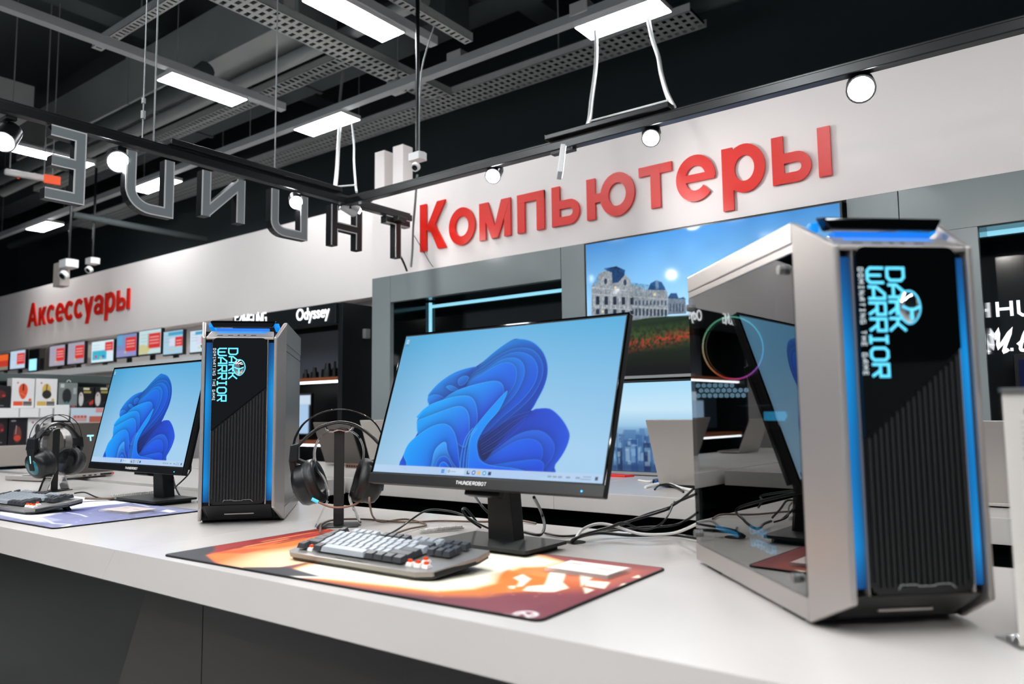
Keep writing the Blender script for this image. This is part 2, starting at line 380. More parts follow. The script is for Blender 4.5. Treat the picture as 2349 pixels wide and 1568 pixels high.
# ------------------------------------------------------------------ lettering
FONT = {  # technical capitals on a 4 x 6 grid
 'T': (4, [[(0, 6), (4, 6)], [(2, 6), (2, 0)]]), 'H': (4, [[(0, 0), (0, 6)], [(4, 0), (4, 6)], [(0, 3), (4, 3)]]),
 'U': (4, [[(0, 6), (0, 1), (1, 0), (3, 0), (4, 1), (4, 6)]]), 'N': (4, [[(0, 0), (0, 6), (4, 0), (4, 6)]]),
 'D': (4, [[(0, 0), (0, 6), (3, 6), (4, 5), (4, 1), (3, 0), (0, 0)]]), 'E': (3.6, [[(3.6, 6), (0, 6), (0, 0), (3.6, 0)], [(0, 3), (3.2, 3)]]),
 'R': (4, [[(0, 0), (0, 6), (4, 6), (4, 3), (0, 3)], [(2, 3), (4, 0)]]), 'O': (4, [[(1, 0), (3, 0), (4, 1), (4, 5), (3, 6), (1, 6), (0, 5), (0, 1), (1, 0)]]),
 'B': (4, [[(0, 0), (0, 6), (3.4, 6), (4, 5.4), (4, 3.6), (3.4, 3), (0, 3)], [(3.4, 3), (4, 2.4), (4, 0.6), (3.4, 0), (0, 0)]]),
 'A': (4, [[(0, 0), (0, 3), (2.4, 6), (4, 6), (4, 0)], [(0, 2), (4, 2)]]), 'K': (4, [[(0, 0), (0, 6)], [(0, 3), (1.6, 3), (4, 6)], [(1.6, 3), (4, 0)]]),
 'W': (5, [[(0, 6), (0, 1), (1, 0), (4, 0), (5, 1), (5, 6)], [(2.5, 0), (2.5, 5)]]), 'I': (3, [[(0, 6), (3, 6)], [(1.5, 6), (1.5, 0)], [(0, 0), (3, 0)]]),
 'M': (4.4, [[(0, 0), (0, 6), (2.2, 2.5), (4.4, 6), (4.4, 0)]]), 'G': (4, [[(4, 6), (0, 6), (0, 0), (4, 0), (4, 3), (2.4, 3)]]),
 'S': (4, [[(4, 6), (0, 6), (0, 3), (4, 3), (4, 0), (0, 0)]]), ' ': (2.5, []), '.': (0.6, [[(0, 0), (0.6, 0)]])}
def lettering(mb, txt, h, o, ux, uy, un, lift=0.0004, wd=1.0, space=1.6, total=None, mi=0):
    adv = sum(FONT[c][0]+space for c in txt)-space; k = h/6
    kx = k if total is None else total/adv; x = 0
    for c in txt:
        a, paths = FONT[c]
        for i_, p in enumerate(paths): mb.strip([((x+q[0])*kx, q[1]*k) for q in p], wd*k, lift+0.00005*i_, mi, o, ux, uy, un)
        x += a+space
    return mb
def arc(cx, cy, rx, ry, a0, a1, n=20): return [(cx+rx*math.cos(math.radians(a0+(a1-a0)*i/n)), cy+ry*math.sin(math.radians(a0+(a1-a0)*i/n))) for i in range(n+1)]
# ================================================================== SETTING
YB, ZB, ZT = 3.0, 1.958, 2.455        # cladding plane, bottom and top of the white band
ZL = 3.2                              # underside of the led panels
struct('floor', MB().box(-13, 5, -6, 5.2, -0.05, 0), 'floor_tile')
struct('ceiling', MB().box(-13, 5, -6, 5.2, 4.3, 4.4), 'ceil_dark')
struct('wall_back', MB().box(-13, 5, 4.6, 4.75, 0, 4.3), 'wall_dark')
struct('wall_left', MB().box(-13, -12.85, -6, 4.6, 0, 4.3), 'wall_dark')
struct('wall_right', MB().box(4.85, 5, -6, 4.6, 0, 4.3), 'wall_dark')
struct('trim_15', MB().box(4.8, 4.85, -5, 3.5, 0.2, 1.5), 'clad_grey')
XL = -3.275
# white fascia over the computers bay (a box standing out of the dark wall) and over the accessories bay
struct('trim_1', MB().box(XL, 3.2, YB, YB+0.42, ZB, ZT), 'wall_white')
struct('trim_2', MB().box(-12.85, XL-0.02, 3.5, 3.9, 1.965, 2.62), 'wall_white')
struct('wall_accessories', MB().box(-12.85, XL, 3.62, 3.75, 0, 1.965), 'wall_white')
# square posts at the corner
p = ony(870, 500, 3.32); q = ony(912, 500, 3.32)
za = ony(870, 347, 3.32)[2]; zb2 = ony(912, 333, 3.32)[2]
struct('trim_3', MB().box(p[0]-0.045, p[0]+0.045, 3.32, 3.41, 1.9, za), 'wall_white', 0.004)
struct('trim_4', MB().box(q[0]-0.045, q[0]+0.045, 3.32, 3.41, 1.9, zb2), 'wall_white', 0.004)
struct('trim_5', MB().box(p[0]-0.1, XL+0.35, 3.425, 3.5, 1.9, 2.62), 'wall_white')
# ------------------------------------------------------------------ grey cladding with two lit niches
cl = thing('cladding', 'grey satin cladding with recessed dark niches below the red letter sign', 'cladding', (0, YB, 0))
NX0, NX1, NZ = -3.124, -1.968, 1.806
RX0, RX1, RZ = -0.268, 1.2, 1.79
TX0, TX1 = -1.835, -0.685
def cp(x0, x1, z0, z1, nm='panel'): return MB().box(x0+0.0015, x1-0.0015, 0, 0.03, z0, z1).build(nm, 'clad_grey', cl, 0.0015)
cp(XL, NX0, 0.0, ZB); cp(NX0, NX1, NZ, ZB); cp(NX1, TX0, 0.0, ZB)
cp(TX1, RX0-0.24, 0.0, ZB); cp(RX0-0.24, RX0, 0.0, RZ); cp(RX0-0.24, 1.5, RZ, ZB); cp(RX1, 2.2, 0, RZ); cp(1.5, 3.2, RZ, ZB)
mbk = MB(); mbk.box(TX0, TX1, 0.05, 0.08, 0, ZB); mbk.build('panel', 'clad_dark', cl, label='dark backing panel behind the screens')
def niche(x0, x1, zt):
    n = MB(); n.box(x0, x1, 0.33, 0.36, 0.5, zt+0.06); n.box(x0-0.02, x0, 0.03, 0.36, 0.5, zt+0.06); n.box(x1, x1+0.02, 0.03, 0.36, 0.5, zt+0.06)
    n.box(x0, x1, 0.03, 0.36, zt+0.04, zt+0.06)
    return n.build('niche', 'clad_dark', cl, label='glossy black recess')
n1 = niche(NX0, NX1, NZ); n2 = niche(RX0, RX1, RZ)
zl1 = ony(1150, 683, 3.32)[2]
e = MB(); e.cyl((NX0+0.012, 0.318, 0.95), (NX0+0.012, 0.318, NZ+0.03), 0.010, n=8); e.cyl((NX0+0.012, 0.318, zl1), (NX1, 0.318, zl1), 0.0095, n=8)
e.build('led_strip', 'led_cyan', n1)
zl2 = ony(2300, 532, 3.32)[2]
e = MB(); e.cyl((RX0, 0.318, zl2), (RX1, 0.318, zl2), 0.010, n=8); e.build('led_strip', 'led_cyan', n2)
def niche_text(nn, x0, zc1, zc2, h):
    t = MB(); lettering(t, 'THUNDEROBOT', h, (x0, 0.326, zc1), (1, 0, 0), (0, 0, 1), (0, -1, 0), 0.004, 1.15, 2.0, total=h*12.5)
    t.build('lettering', 'logo_lit', nn, label='white lit techno lettering')
    t = MB(); k = h*1.3/6; sx = 0.28
    x = 0.0
    script = [('M', [[(0, 0), (1.1, 6), (2.4, 1.2), (4.4, 6), (4.0, 0), (5.2, 0.4)]], 5.6), ('.', [[(0, 0.3), (0.8, 0.3)]], 1.6),
              ('v', [[(0, 1.6), (1.2, 3.2), (2.2, 5.6), (1.4, 6), (0.9, 4.2), (1.0, 0.4), (2.4, 0), (3.0, 1.6), (1.2, 3)]], 3.4), ('i', [[(0, 4), (0.2, 0.4), (1.2, 0), (2.3, 4), (2.3, 0.4), (3, 0)]], 3.4),
              ('d', [[(2.6, 3.6), (1, 4), (0.2, 1.6), (1, 0), (2.2, 0.4), (2.8, 4), (2.6, -1.8), (1.2, -2)]], 3.4), ('e', [[(0.2, 2), (2.4, 2.4), (1.8, 4), (0.4, 3), (0.6, 0.3), (2.4, 0.3)]], 3.0), ('o', [[(1.2, 0), (2.4, 1.2), (2.2, 3.6), (1, 4), (0.1, 2.6), (0.3, 0.8), (1.2, 0)]], 3)]
    for c, ps, adv in script:
        for pth in ps: t.strip([((x+a+sx*b)*k, b*k) for a, b in spline(pth, 4)], 0.95*k, 0.004, 0, (x0+0.028, 0.326, zc2), (1, 0, 0), (0, 0, 1), (0, -1, 0))
        x += adv
    t.build('lettering', 'logo_lit', nn, label='white lit handwritten lettering')
a = ony(2262, 728, 3.32); b2 = ony(2262, 694, 3.32); c2_ = ony(2262, 806, 3.32)
niche_text(n2, a[0]-0.028, a[2], c2_[2], b2[2]-a[2])
niche_text(n1, NX0+0.10, a[2]-0.03, c2_[2]-0.05, b2[2]-a[2])
# ------------------------------------------------------------------ red letter signs
def R_(x0, y0, x1, y1): return ('p', [(x0, y0), (x1, y0), (x1, y1), (x0, y1)])
def P_(*p): return ('p', list(p))
def S_(w, p): return ('s', w, p)
RING = lambda cx, rx, w=130: S_(w, arc(cx, 265, rx, 212, 0, 360, 32)[:-1]+[arc(cx, 265, rx, 212, 0, 360, 32)[0]])
bowl = lambda xr: S_(112, [(135, 276), (xr, 276)]+arc(xr, 166, 110, 110, 90, -90, 12)[1:]+[(135, 56)])
CYR = {
 'К': (680, [R_(70, 0, 215, 720), P_((200, 320), (455, 720), (640, 720), (330, 270)), P_((250, 400), (360, 455), (655, 0), (475, 0))]),
 'о': (600, [RING(300, 205)]), 'м': (730, [R_(60, 0, 185, 530), R_(545, 0, 670, 530), P_((60, 530), (235, 530), (425, 0), (305, 0)), P_((670, 530), (495, 530), (305, 0), (425, 0))]),
 'п': (620, [R_(65, 0, 203, 530), R_(417, 0, 555, 530), R_(65, 415, 555, 530)]), 'ь': (590, [R_(65, 0, 203, 530), bowl(370)]),
 'ю': (860, [R_(65, 0, 203, 530), R_(200, 210, 350, 322), RING(550, 200)]), 'т': (520, [R_(20, 415, 500, 530), R_(191, 0, 329, 530)]),
 'е': (585, [S_(128, arc(298, 265, 200, 212, -4, 318, 30)), R_(110, 222, 552, 312)]), 'р': (620, [R_(65, -190, 203, 530), RING(348, 188)]),
 'ы': (800, [R_(65, 0, 203, 530), bowl(350), R_(595, 0, 735, 530)]),
 'А': (720, [P_((15, 0), (168, 0), (430, 720), (285, 720)), P_((705, 0), (552, 0), (290, 720), (435, 720)), R_(150, 150, 570, 268)]),
 'к': (580, [R_(65, 0, 203, 530), P_((190, 240), (370, 530), (550, 530), (310, 190)), P_((230, 300), (330, 350), (575, 0), (400, 0))]),
 'с': (570, [S_(130, arc(300, 265, 205, 212, 42, 318, 28))]),
 'у': (560, [P_((10, 530), (165, 530), (350, 90), (230, 10)), P_((550, 530), (400, 530), (140, -190), (292, -190))]),
 'а': (590, [S_(125, arc(292, 345, 180, 125, 168, 0, 14)+[(472, 0)]), S_(108, arc(275, 152, 160, 104, 0, 360, 24)[:-1]+[arc(275, 152, 160, 104, 0, 0, 1)[0]])]), }
def sign(txt, x0, x1, z, cap, y, label, group=None):
    root = thing('wall_sign', label, 'sign', (x0, y, z))
    adv = sum(CYR[c][0] for c in txt); kx = (x1-x0)/(adv-110); kz = cap/720; x = -60
    for c in txt:
        m = MB()
        for i_, it in enumerate(CYR[c][1]):
            g = lambda q: ((x+q[0])*kx, q[1]*kz)
            if it[0] == 'p': m.poly([g(q) for q in it[1]], 0.010+0.0005*i_, 0, (0, 0, 0), (1, 0, 0), (0, 0, 1), (0, -1, 0))
            else:
                mm = MB(); mm.strip([(x+q[0], q[1]) for q in it[2]], it[1], 0.010+0.0005*i_, 0, (0, 0, 0), (1, 0, 0), (0, 0, 1), (0, -1, 0))
                m.add([(v[0]*kx, v[1], v[2]*kz) for v in mm.v], mm.f, 0)
        m.build('letter', 'sign_red', root)
        x += CYR[c][0]
    return root
kb = ony(966, 581, YB); kt = ony(966, 474, YB); ke = ony(1914, 405, YB)
sign('Компьютеры', kb[0], ke[0], kb[2]+0.005, kt[2]-kb[2], YB-0.004, 'large red Cyrillic sign Компьютеры on the white band above the stacked screens')
ab = ony(66, 751, 3.5); at_ = ony(88, 694, 3.5); ae = ony(300, 708, 3.5)
sign('Аксессуары', ab[0], ae[0], ab[2], at_[2]-ab[2]+0.01, 3.5-0.004, 'smaller red Cyrillic sign Аксессуары on the far left white band')
# ------------------------------------------------------------------ lighting tracks and the hanging sign
YT, ZTK = 2.4, 2.178
XT = -2.80
xt = thing('lighting_track', 'black lighting track running along the white band in front of the red letters', 'track', (0, YT, ZTK))
m = MB(); m.box(XT-0.03, 2.2, -0.02, 0.02, 0, 0.032); m.box(XT-0.03, 2.2, -0.006, 0.006, 0.032, 0.045); m.build('rail', 'black_rail', xt, 0.003)
m = MB()
m.box(-1.62, -1.10, -0.03, 0.03, 0.046, 0.066); m.build('connector', 'black_rail', xt, 0.003)
tz = onx(790, 455, XT)[2]
yt = thing('lighting_track', 'black lighting track coming forward over the desk and carrying the hanging mirrored letters', 'track', (XT, 0, ZTK+0.005))
y1_ = onx(940, 515, XT)[1]
m = MB(); m.box(-0.02, 0.02, -1.2, y1_, 0, 0.032); m.box(-0.006, 0.006, -1.2, y1_, 0.032, 0.045); m.build('rail', 'black_rail', yt, 0.003)
m = MB(); m.box(-0.028, 0.028, 1.5, 2.35, 0.046, 0.07); m.build('connector', 'black_rail', yt, 0.003)
hs = thing('hanging_sign', 'big black mirrored letters hanging in a row under the forward lighting track', 'sign', (XT, 0, ZTK))
LT = {'T': [[(0, 6), (4, 6)], [(2, 6), (2, 0)]], 'H': FONT['H'][1], 'U': [[(0, 6.6), (0, 0)]+arc(2.6, 1.4, 1.4, 1.4, 270, 360, 6)+[(4, 6.6)]],
      'N': [[(0, 0), (0, 6.4)], [(0.1, 5.4), (4, 0.4)], [(4, 0), (4, 6.6)]], 'D': [[(0, 6.6), (0, 0)]+arc(1.9, 2.0, 2.1, 2.0, 270, 360, 8)+[(4, 6.6)]], 'E': [[(3.4, 6), (0, 6), (0, 0), (3.8, 0)], [(0, 3.2), (3.2, 3.2)]]}
spans = [('T', 875, 940, 600), ('H', 755, 825, 578), ('U', 617, 700, 545), ('N', 458, 556, 515), ('D', 283, 393, 492), ('E', 82, 190, 462)]
for ch, pa, pb, pbot in spans:
    ya, yb_ = onx(pa, pbot-60, XT)[1], onx(pb, pbot-60, XT)[1]
    zb_ = onx((pa+pb)/2, pbot, XT)[2]-ZTK
    hgt = -0.004-zb_-0.02; wdt = (yb_-ya)
    sw = 0.036
    for nm, w_, x0_, x1_, ma in (('letter', sw, -0.02, 0.016, 'black_plastic'),):
        mm = MB(); me2 = MB()
        for i_, pth in enumerate(LT[ch]):
            # the word reads from behind: letter x runs towards -Y
            pts = [(yb_-sw/2-q[0]/4*(wdt-sw), zb_+sw/2+min(q[1], 6)/6*(hgt-0.01)) for q in pth]
            mm.strip(pts, w_, 0.040, 0, (-0.024, 0, 0), (0, 1, 0), (0, 0, 1), (1, 0, 0))
            mm.strip(pts, w_+0.003, 0.003+0.0003*i_, 1, (0.0155, 0, 0), (0, 1, 0), (0, 0, 1), (1, 0, 0))
            me2.strip(pts, w_-0.008, 0.0036+0.0002*i_, 0, (0.0165, 0, 0), (0, 1, 0), (0, 0, 1), (1, 0, 0))
        lo = mm.build('letter', ['black_plastic', 'pale_grey_plastic'], hs)
        me2.build('letter_face', 'letter_grey' if ch in 'UNDE' else 'black_plastic', lo)
def spot(px, py, on, track, label, aim=None, lit=True, watts=SPOT_WATTS, col=(1, 0.97, 0.93), r=0.028):
    P = ony(px, py, YT) if track == 'x' else onx(px, py, XT)
    if track == 'x': P[1] = YT
    A = np.array(aim if aim is not None else CAM+np.array([-0.4, 0.3, -0.6]), float); d = A-P; d /= np.linalg.norm(d)
    root = thing('track_spotlight', label, 'spotlight', P)
    top = ZTK-P[2]
    k = MB(); k.cyl(-d*0.085, -d*0.004, r*1.12, r*1.18, 20); k.build('lamp_head', 'black_plastic' if lit else 'white_plastic', root, 0.003)
    k = MB(); k.cyl(tuple(-d*0.05), (-d[0]*0.05, -d[1]*0.05, top), 0.006, n=8); k.box(-d[0]*0.05-0.03, -d[0]*0.05+0.03, -d[1]*0.05-0.016, -d[1]*0.05+0.016, top-0.012, top); k.build('mounting_arm', 'black_plastic', root)
    k = MB(); k.revolve([(r*1.02, -0.004), (r*0.85, 0.008), (r*0.4, 0.014)], (0, 0, 0), d, 20); k.build('lens', 'spot_lens' if lit else 'led_white', root)
    if watts:
        ld = bpy.data.lights.new('spot_beam', 'SPOT'); ld.energy = watts; ld.spot_size = math.radians(75); ld.spot_blend = 0.8; ld.shadow_soft_size = r; ld.color = col
        lo = bpy.data.objects.new('spot_beam', ld); COL.objects.link(lo); lo.parent = root
        lo.location = tuple(d*0.03); lo.rotation_euler = Vector(d).to_track_quat('-Z', 'Y').to_euler()
    return root
spot(1130, 405, 1, 'x', 'bright round spotlight nearest the dome camera on the track along the red sign', aim=(-1.2, 0.9, 0.9))
spot(1493, 318, 1, 'x', 'bright round spotlight just right of the white conduits over the middle of the red sign', aim=(-0.6, 1.0, 0.9))
spot(1975, 205, 1, 'x', 'largest bright spotlight at the right over the bare white band', aim=(-0.1, 0.6, 1.0), r=0.036)
spot(680, 465, 1, 'y', 'bright spotlight shining inside the hanging letter U', aim=(-1.0, 0.9, 0.95))
spot(272, 372, 1, 'y', 'glaring spotlight between the hanging letters E and D', aim=(-0.9, 0.5, 0.95), r=0.036)
spot(6, 327, 1, 'y', 'spotlight at the left edge of the photo under the forward track', aim=(-1.9, 0.2, 0.9), r=0.032, watts=10)
spot(820, 487, 0, 'y', 'small white tubular spotlight beside the hanging letter H', aim=(-2.6, 3.0, 1.9), lit=False, watts=4)
# added unseen track behind the camera brightens the table front and the sheet
bt = thing('lighting_track', 'added black lighting track behind the camera, out of view, for extra light', 'track', (0, -0.9, 2.6))
m = MB(); m.box(-4.0, 2.6, -0.02, 0.02, 0, 0.032); m.build('rail', 'black_rail', bt, 0.003)
k = MB(); [k.cyl((x, 0, 0.03), (x, 0, 1.7), 0.004, n=6) for x in (-3.5, -1.0, 1.0, 2.4)]; k.build('suspension_wire', 'wire_grey', bt)
for x, tx_, w_ in ((-3.2, -2.6, 30), (-1.9, -1.4, 30), (-0.5, -0.7, 34), (0.9, -0.1, 30)):
    d = np.array([tx_-x, 1.2+0.9, 0.95-2.55]); d /= np.linalg.norm(d)
    root = thing('track_spotlight', 'added unseen spotlight on the track behind the camera, for extra light', 'spotlight', (x, -0.9, 2.52), 0, 'added spotlights behind the camera')
    k = MB(); k.cyl(-d*0.085, -d*0.004, 0.032, 0.034, 18); k.build('lamp_head', 'black_plastic', root, 0.003)
    k = MB(); k.cyl(tuple(-d*0.05), (-d[0]*0.05, -d[1]*0.05, 0.08), 0.006, n=8); k.build('mounting_arm', 'black_plastic', root)
    k = MB(); k.revolve([(0.03, -0.004), (0.025, 0.006), (0.012, 0.01)], (0, 0, 0), d, 18); k.build('lens', 'led_white', root)
    ld = bpy.data.lights.new('spot_beam', 'SPOT'); ld.energy = w_; ld.spot_size = math.radians(80); ld.spot_blend = 1.0; ld.shadow_soft_size = 0.035; ld.color = (1, 0.96, 0.91)
    lo = bpy.data.objects.new('spot_beam', ld); COL.objects.link(lo); lo.parent = root; lo.location = tuple(d*0.03); lo.rotation_euler = Vector(d).to_track_quat('-Z', 'Y').to_euler()
P_ = np.array([-8.9, 1.1, 2.75]); d = np.array([-8.3, 3.5, 2.25])-P_; d /= np.linalg.norm(d)  # added lamp beyond the left edge brightens the smaller sign
root = thing('track_spotlight', 'added unseen spotlight brightening the smaller red sign from outside the left edge of the photo', 'spotlight', P_)
k = MB(); k.cyl(-d*0.085, -d*0.004, 0.032, 0.034, 18); k.build('lamp_head', 'black_plastic', root, 0.003); k = MB(); k.cyl(tuple(-d*0.05), (-d[0]*0.05, -d[1]*0.05, 1.0), 0.006, n=8); k.build('mounting_arm', 'black_plastic', root)
k = MB(); k.revolve([(0.03, -0.004), (0.025, 0.006), (0.012, 0.01)], (0, 0, 0), d, 18); k.build('lens', 'led_white', root)
ld = bpy.data.lights.new('spot_beam', 'SPOT'); ld.energy = 60; ld.spot_size = math.radians(70); ld.spot_blend = 1.0; ld.shadow_soft_size = 0.035; ld.color = (1, 0.96, 0.93)
lo = bpy.data.objects.new('spot_beam', ld); COL.objects.link(lo); lo.parent = root; lo.location = tuple(d*0.03); lo.rotation_euler = Vector(d).to_track_quat('-Z', 'Y').to_euler()
# white wing shaped floodlights
def flood(px, py, track, label, aim, tilt):
    P = ony(px, py, YT) if track == 'x' else onx(px, py, XT)
    root = thing('track_floodlight', label, 'floodlight', P)
    d = np.array(aim)-P; d /= np.linalg.norm(d); s = np.cross(d, (0, 0, 1)); s /= np.linalg.norm(s); u = np.cross(s, d)
    k = MB(Matrix(((s[0], d[0], u[0], 0), (s[1], d[1], u[1], 0), (s[2], d[2], u[2], 0), (0, 0, 0, 1))))
    k.box(-0.05, 0.05, -0.02, 0.0, -0.055, 0.055); k.build('lamp_head', 'white_plastic', root, 0.004)
    k2 = MB(k.T); k2.box(-0.044, 0.044, 0.0, 0.002, -0.049, 0.049); k2.build('diffuser', 'led_white', root)
    k3 = MB(); k3.cyl((0, 0, 0.02), (0, 0, ZTK-P[2]), 0.006, n=8); k3.box(-0.05, 0.05, -0.015, 0.015, ZTK-P[2]-0.012, ZTK-P[2]); k3.build('mounting_arm', 'black_plastic', root)
    ld = bpy.data.lights.new('flood_beam', 'SPOT'); ld.energy = 12; ld.spot_size = math.radians(120); ld.spot_blend = 1; ld.shadow_soft_size = 0.05
    lo = bpy.data.objects.new('flood_beam', ld); COL.objects.link(lo); lo.parent = root; lo.location = tuple(d*0.02); lo.rotation_euler = Vector(d).to_track_quat('-Z', 'Y').to_euler()
flood(1293, 372, 'x', 'white angled floodlight hanging under the track over the fourth and fifth red letters', (-0.75, 3.0, 2.0), 0)
# ------------------------------------------------------------------ ceiling: led panels in grey troughs
def trough(name_label, axis, pos, a0, a1, grp='grey trunking troughs under the ceiling'):
    """axis 'x' runs along X at y=pos, 'y' along Y at x=pos"""
    root = thing('light_trunking', name_label, 'trunking', (0, 0, ZL+0.02))
    prof = [(-0.028, 0.0), (0.028, 0.0), (0.028, 0.05), (0.02, 0.05), (0.02, 0.012), (-0.02, 0.012), (-0.02, 0.05), (-0.028, 0.05)]
    k = MB()
    if axis == 'y': k.prism([(pos+p[0], p[1]) for p in prof], 'y', a0, a1)
    else: k.prism([(pos+p[0], p[1]) for p in prof], 'x', a0, a1)
    k.build('channel', 'trough_grey', root, 0.001)
    n = max(2, int((a1-a0)/1.5)); w = MB()
    for i in range(n):
        t = a0+(a1-a0)*(i+0.5)/n; q = (pos, t) if axis == 'y' else (t, pos)
        w.cyl((q[0], q[1], 0.05), (q[0], q[1], 4.3-ZL-0.02), 0.003, n=6)
    w.build('suspension_wire', 'wire_grey', root)
    return root
def lamp(axis, pos, a0, a1, off, label, wdt=0.165, grp=None):
    """panel 0.45 x 0.165 hung beside a trough"""
    root = thing('ceiling_lamp', label, 'lamp', ((pos+off) if axis == 'y' else (a0+a1)/2, (a0+a1)/2 if axis == 'y' else pos+off, ZL), group=grp)
    L = (a1-a0)/2; hw = wdt/2
    sx, sy = (hw, L) if axis == 'y' else (L, hw)
    k = MB(); k.box(-sx-0.006, sx+0.006, -sy-0.006, sy+0.006, 0.003, 0.03); k.build('housing', 'white_plastic', root, 0.002)
    k = MB(); k.box(-sx, sx, -sy, sy, 0, 0.004); k.build('diffuser', 'lamp_panel', root)
YX = 3.30
trough('long grey trunking running along the back of the ceiling with several lamps', 'x', YX, -10.5, -1.0)
lamp('x', YX, -2.05, -1.58, 0.09, 'bright lamp panel at the top right above the red sign')
lamp('x', YX, -4.40, -3.90, 0.07, 'bright lamp panel above the hanging letter H')
lamp('x', YX, -6.72, -6.15, 0.05, 'bright lamp panel seen through the hanging letter D')
lamp('x', YX, -9.0, -8.5, 0.07, 'small far lamp panel at left under the hanging letter E')
trough('grey trunking coming from the upper left corner and ending near the middle', 'y', -4.22, -4.5, 3.06)
lamp('y', -4.22, 2.27, 2.77, -0.07, 'long bright lamp panel at upper left over the glaring spotlight')
trough('grey trunking at the top edge of the photo ending beside the perforated tray', 'y', -2.80, -4.5, 3.02)
lamp('y', -2.80, 2.25, 2.78, -0.08, 'bright lamp panel cut by the top edge of the photo')
trough('far grey trunking behind the hanging letter E', 'y', -6.36, -2.0, 2.80)
lamp('y', -6.36, 2.20, 2.75, 0.02, 'bright lamp panel seen behind the hanging letter E')
for px_, rows in ((-4.22, (0.4, -0.6, -1.6)), (-2.80, (0.9, 0.1, -0.7, -1.6, -3.0)), (-1.2, (0.8, 0.1, -0.6, -1.5, -2.4)), (0.5, (0.6, -0.1, -0.9, -1.8, -2.7)), (2.1, (1.6, 0.8, -0.3, -1.2))):  # added out-of-view lamps raise the overall brightness
    if px_ > -2: trough('grey trunking overhead %s' % ('just right of the camera' if px_ > 1 else 'above the camera' if px_ > 0 else 'over the middle of the desk'), 'y', px_, -4.5, 2.0)
    for yy in rows: lamp('y', px_, yy-0.25, yy+0.25, -0.08, 'added bright lamp panel above and behind the camera, out of view', grp='added lamps overhead, out of view')
# ================================================================== DISPLAY TABLE AND COUNTER
ZD, YF, YBK = 0.9, 0.80, 1.585
dt = thing('display_table', 'pale grey stone display table in the foreground with dark glossy base panels', 'table', (0, 0, 0))
xs_t, xs_b = onplane(265, 1258, (0, YF, 0), (0, 1, 0))[0], onplane(233, 1326, (0, YF, 0), (0, 1, 0))[0]
k = MB(); k.prism([(xs_t+0.0004, ZD), (1.3, ZD), (1.3, ZD-0.066), (xs_b+0.0004, ZD-0.066)], 'y', YF, YBK); k.build('worktop', ['desk_stone'], dt, 0.0012)
k = MB(); k.prism([(-4.75, ZD), (xs_t-0.0004, ZD), (xs_b-0.0004, ZD-0.066), (-4.75, ZD-0.066)], 'y', YF, YBK); k.build('worktop', ['desk_stone'], dt, 0.0012)
k = MB(); k.prism([(YF+0.012, ZD-0.066), (YF+0.075, ZD-0.100), (YF+0.09, ZD-0.100), (YF+0.09, ZD-0.066)], 'x', -4.7, 1.28); k.build('under_edge', 'edge_trim', dt)
YP = YF+0.085
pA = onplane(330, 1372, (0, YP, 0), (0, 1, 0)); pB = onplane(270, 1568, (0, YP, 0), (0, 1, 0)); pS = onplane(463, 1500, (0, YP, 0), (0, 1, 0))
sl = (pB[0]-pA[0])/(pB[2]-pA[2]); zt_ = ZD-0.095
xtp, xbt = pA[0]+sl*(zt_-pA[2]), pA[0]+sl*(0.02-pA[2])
k = MB(); k.prism([(xtp, zt_), (pS[0]-0.001, zt_), (pS[0]-0.001, 0.0), (xbt, 0.0)], 'y', YP, YP+0.03); k.build('base_panel', 'plinth_brown', dt, 0.001)  # slanted left edge builds a light and shade boundary into the base
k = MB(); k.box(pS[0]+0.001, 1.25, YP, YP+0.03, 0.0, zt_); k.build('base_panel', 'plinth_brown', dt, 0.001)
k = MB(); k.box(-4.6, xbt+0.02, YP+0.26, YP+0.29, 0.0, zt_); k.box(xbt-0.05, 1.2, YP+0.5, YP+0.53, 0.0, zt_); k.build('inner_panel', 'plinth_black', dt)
# back counter under the screens and the second table at the left
bc = thing('counter', 'long pale grey counter below the stacked screens behind the display table', 'counter', (0, 0, 0))
k = MB(); k.box(-4.75, -1.545, 2.28, 2.985, ZD-0.066, ZD); k.build('worktop', 'desk_stone', bc, 0.0012)
k = MB(); k.box(-1.544, 2.5, 2.28, 2.985, ZD-0.066, ZD); k.build('worktop', 'desk_stone', bc, 0.0012)
k = MB(); k.box(-4.7, 2.5, 2.36, 2.98, 0, ZD-0.066); k.box(-4.7, 2.5, 2.33, 2.37, 0.72, 0.745); k.box(-4.7, 2.5, 2.3, 2.37, 0, 0.6); k.build('base', 'clad_dark', bc, 0.001)
st = thing('display_table', 'second pale grey table at left behind the big one carrying the dark laptop', 'table', (0, 0, 0))
k = MB(); k.box(-4.75, -2.62, 1.66, 2.25, ZD-0.066, ZD); k.build('worktop', 'desk_stone', st, 0.0012)
k = MB(); k.box(-4.7, -2.68, 1.76, 2.2, 0, ZD-0.066); k.build('base', 'plinth_black', st)
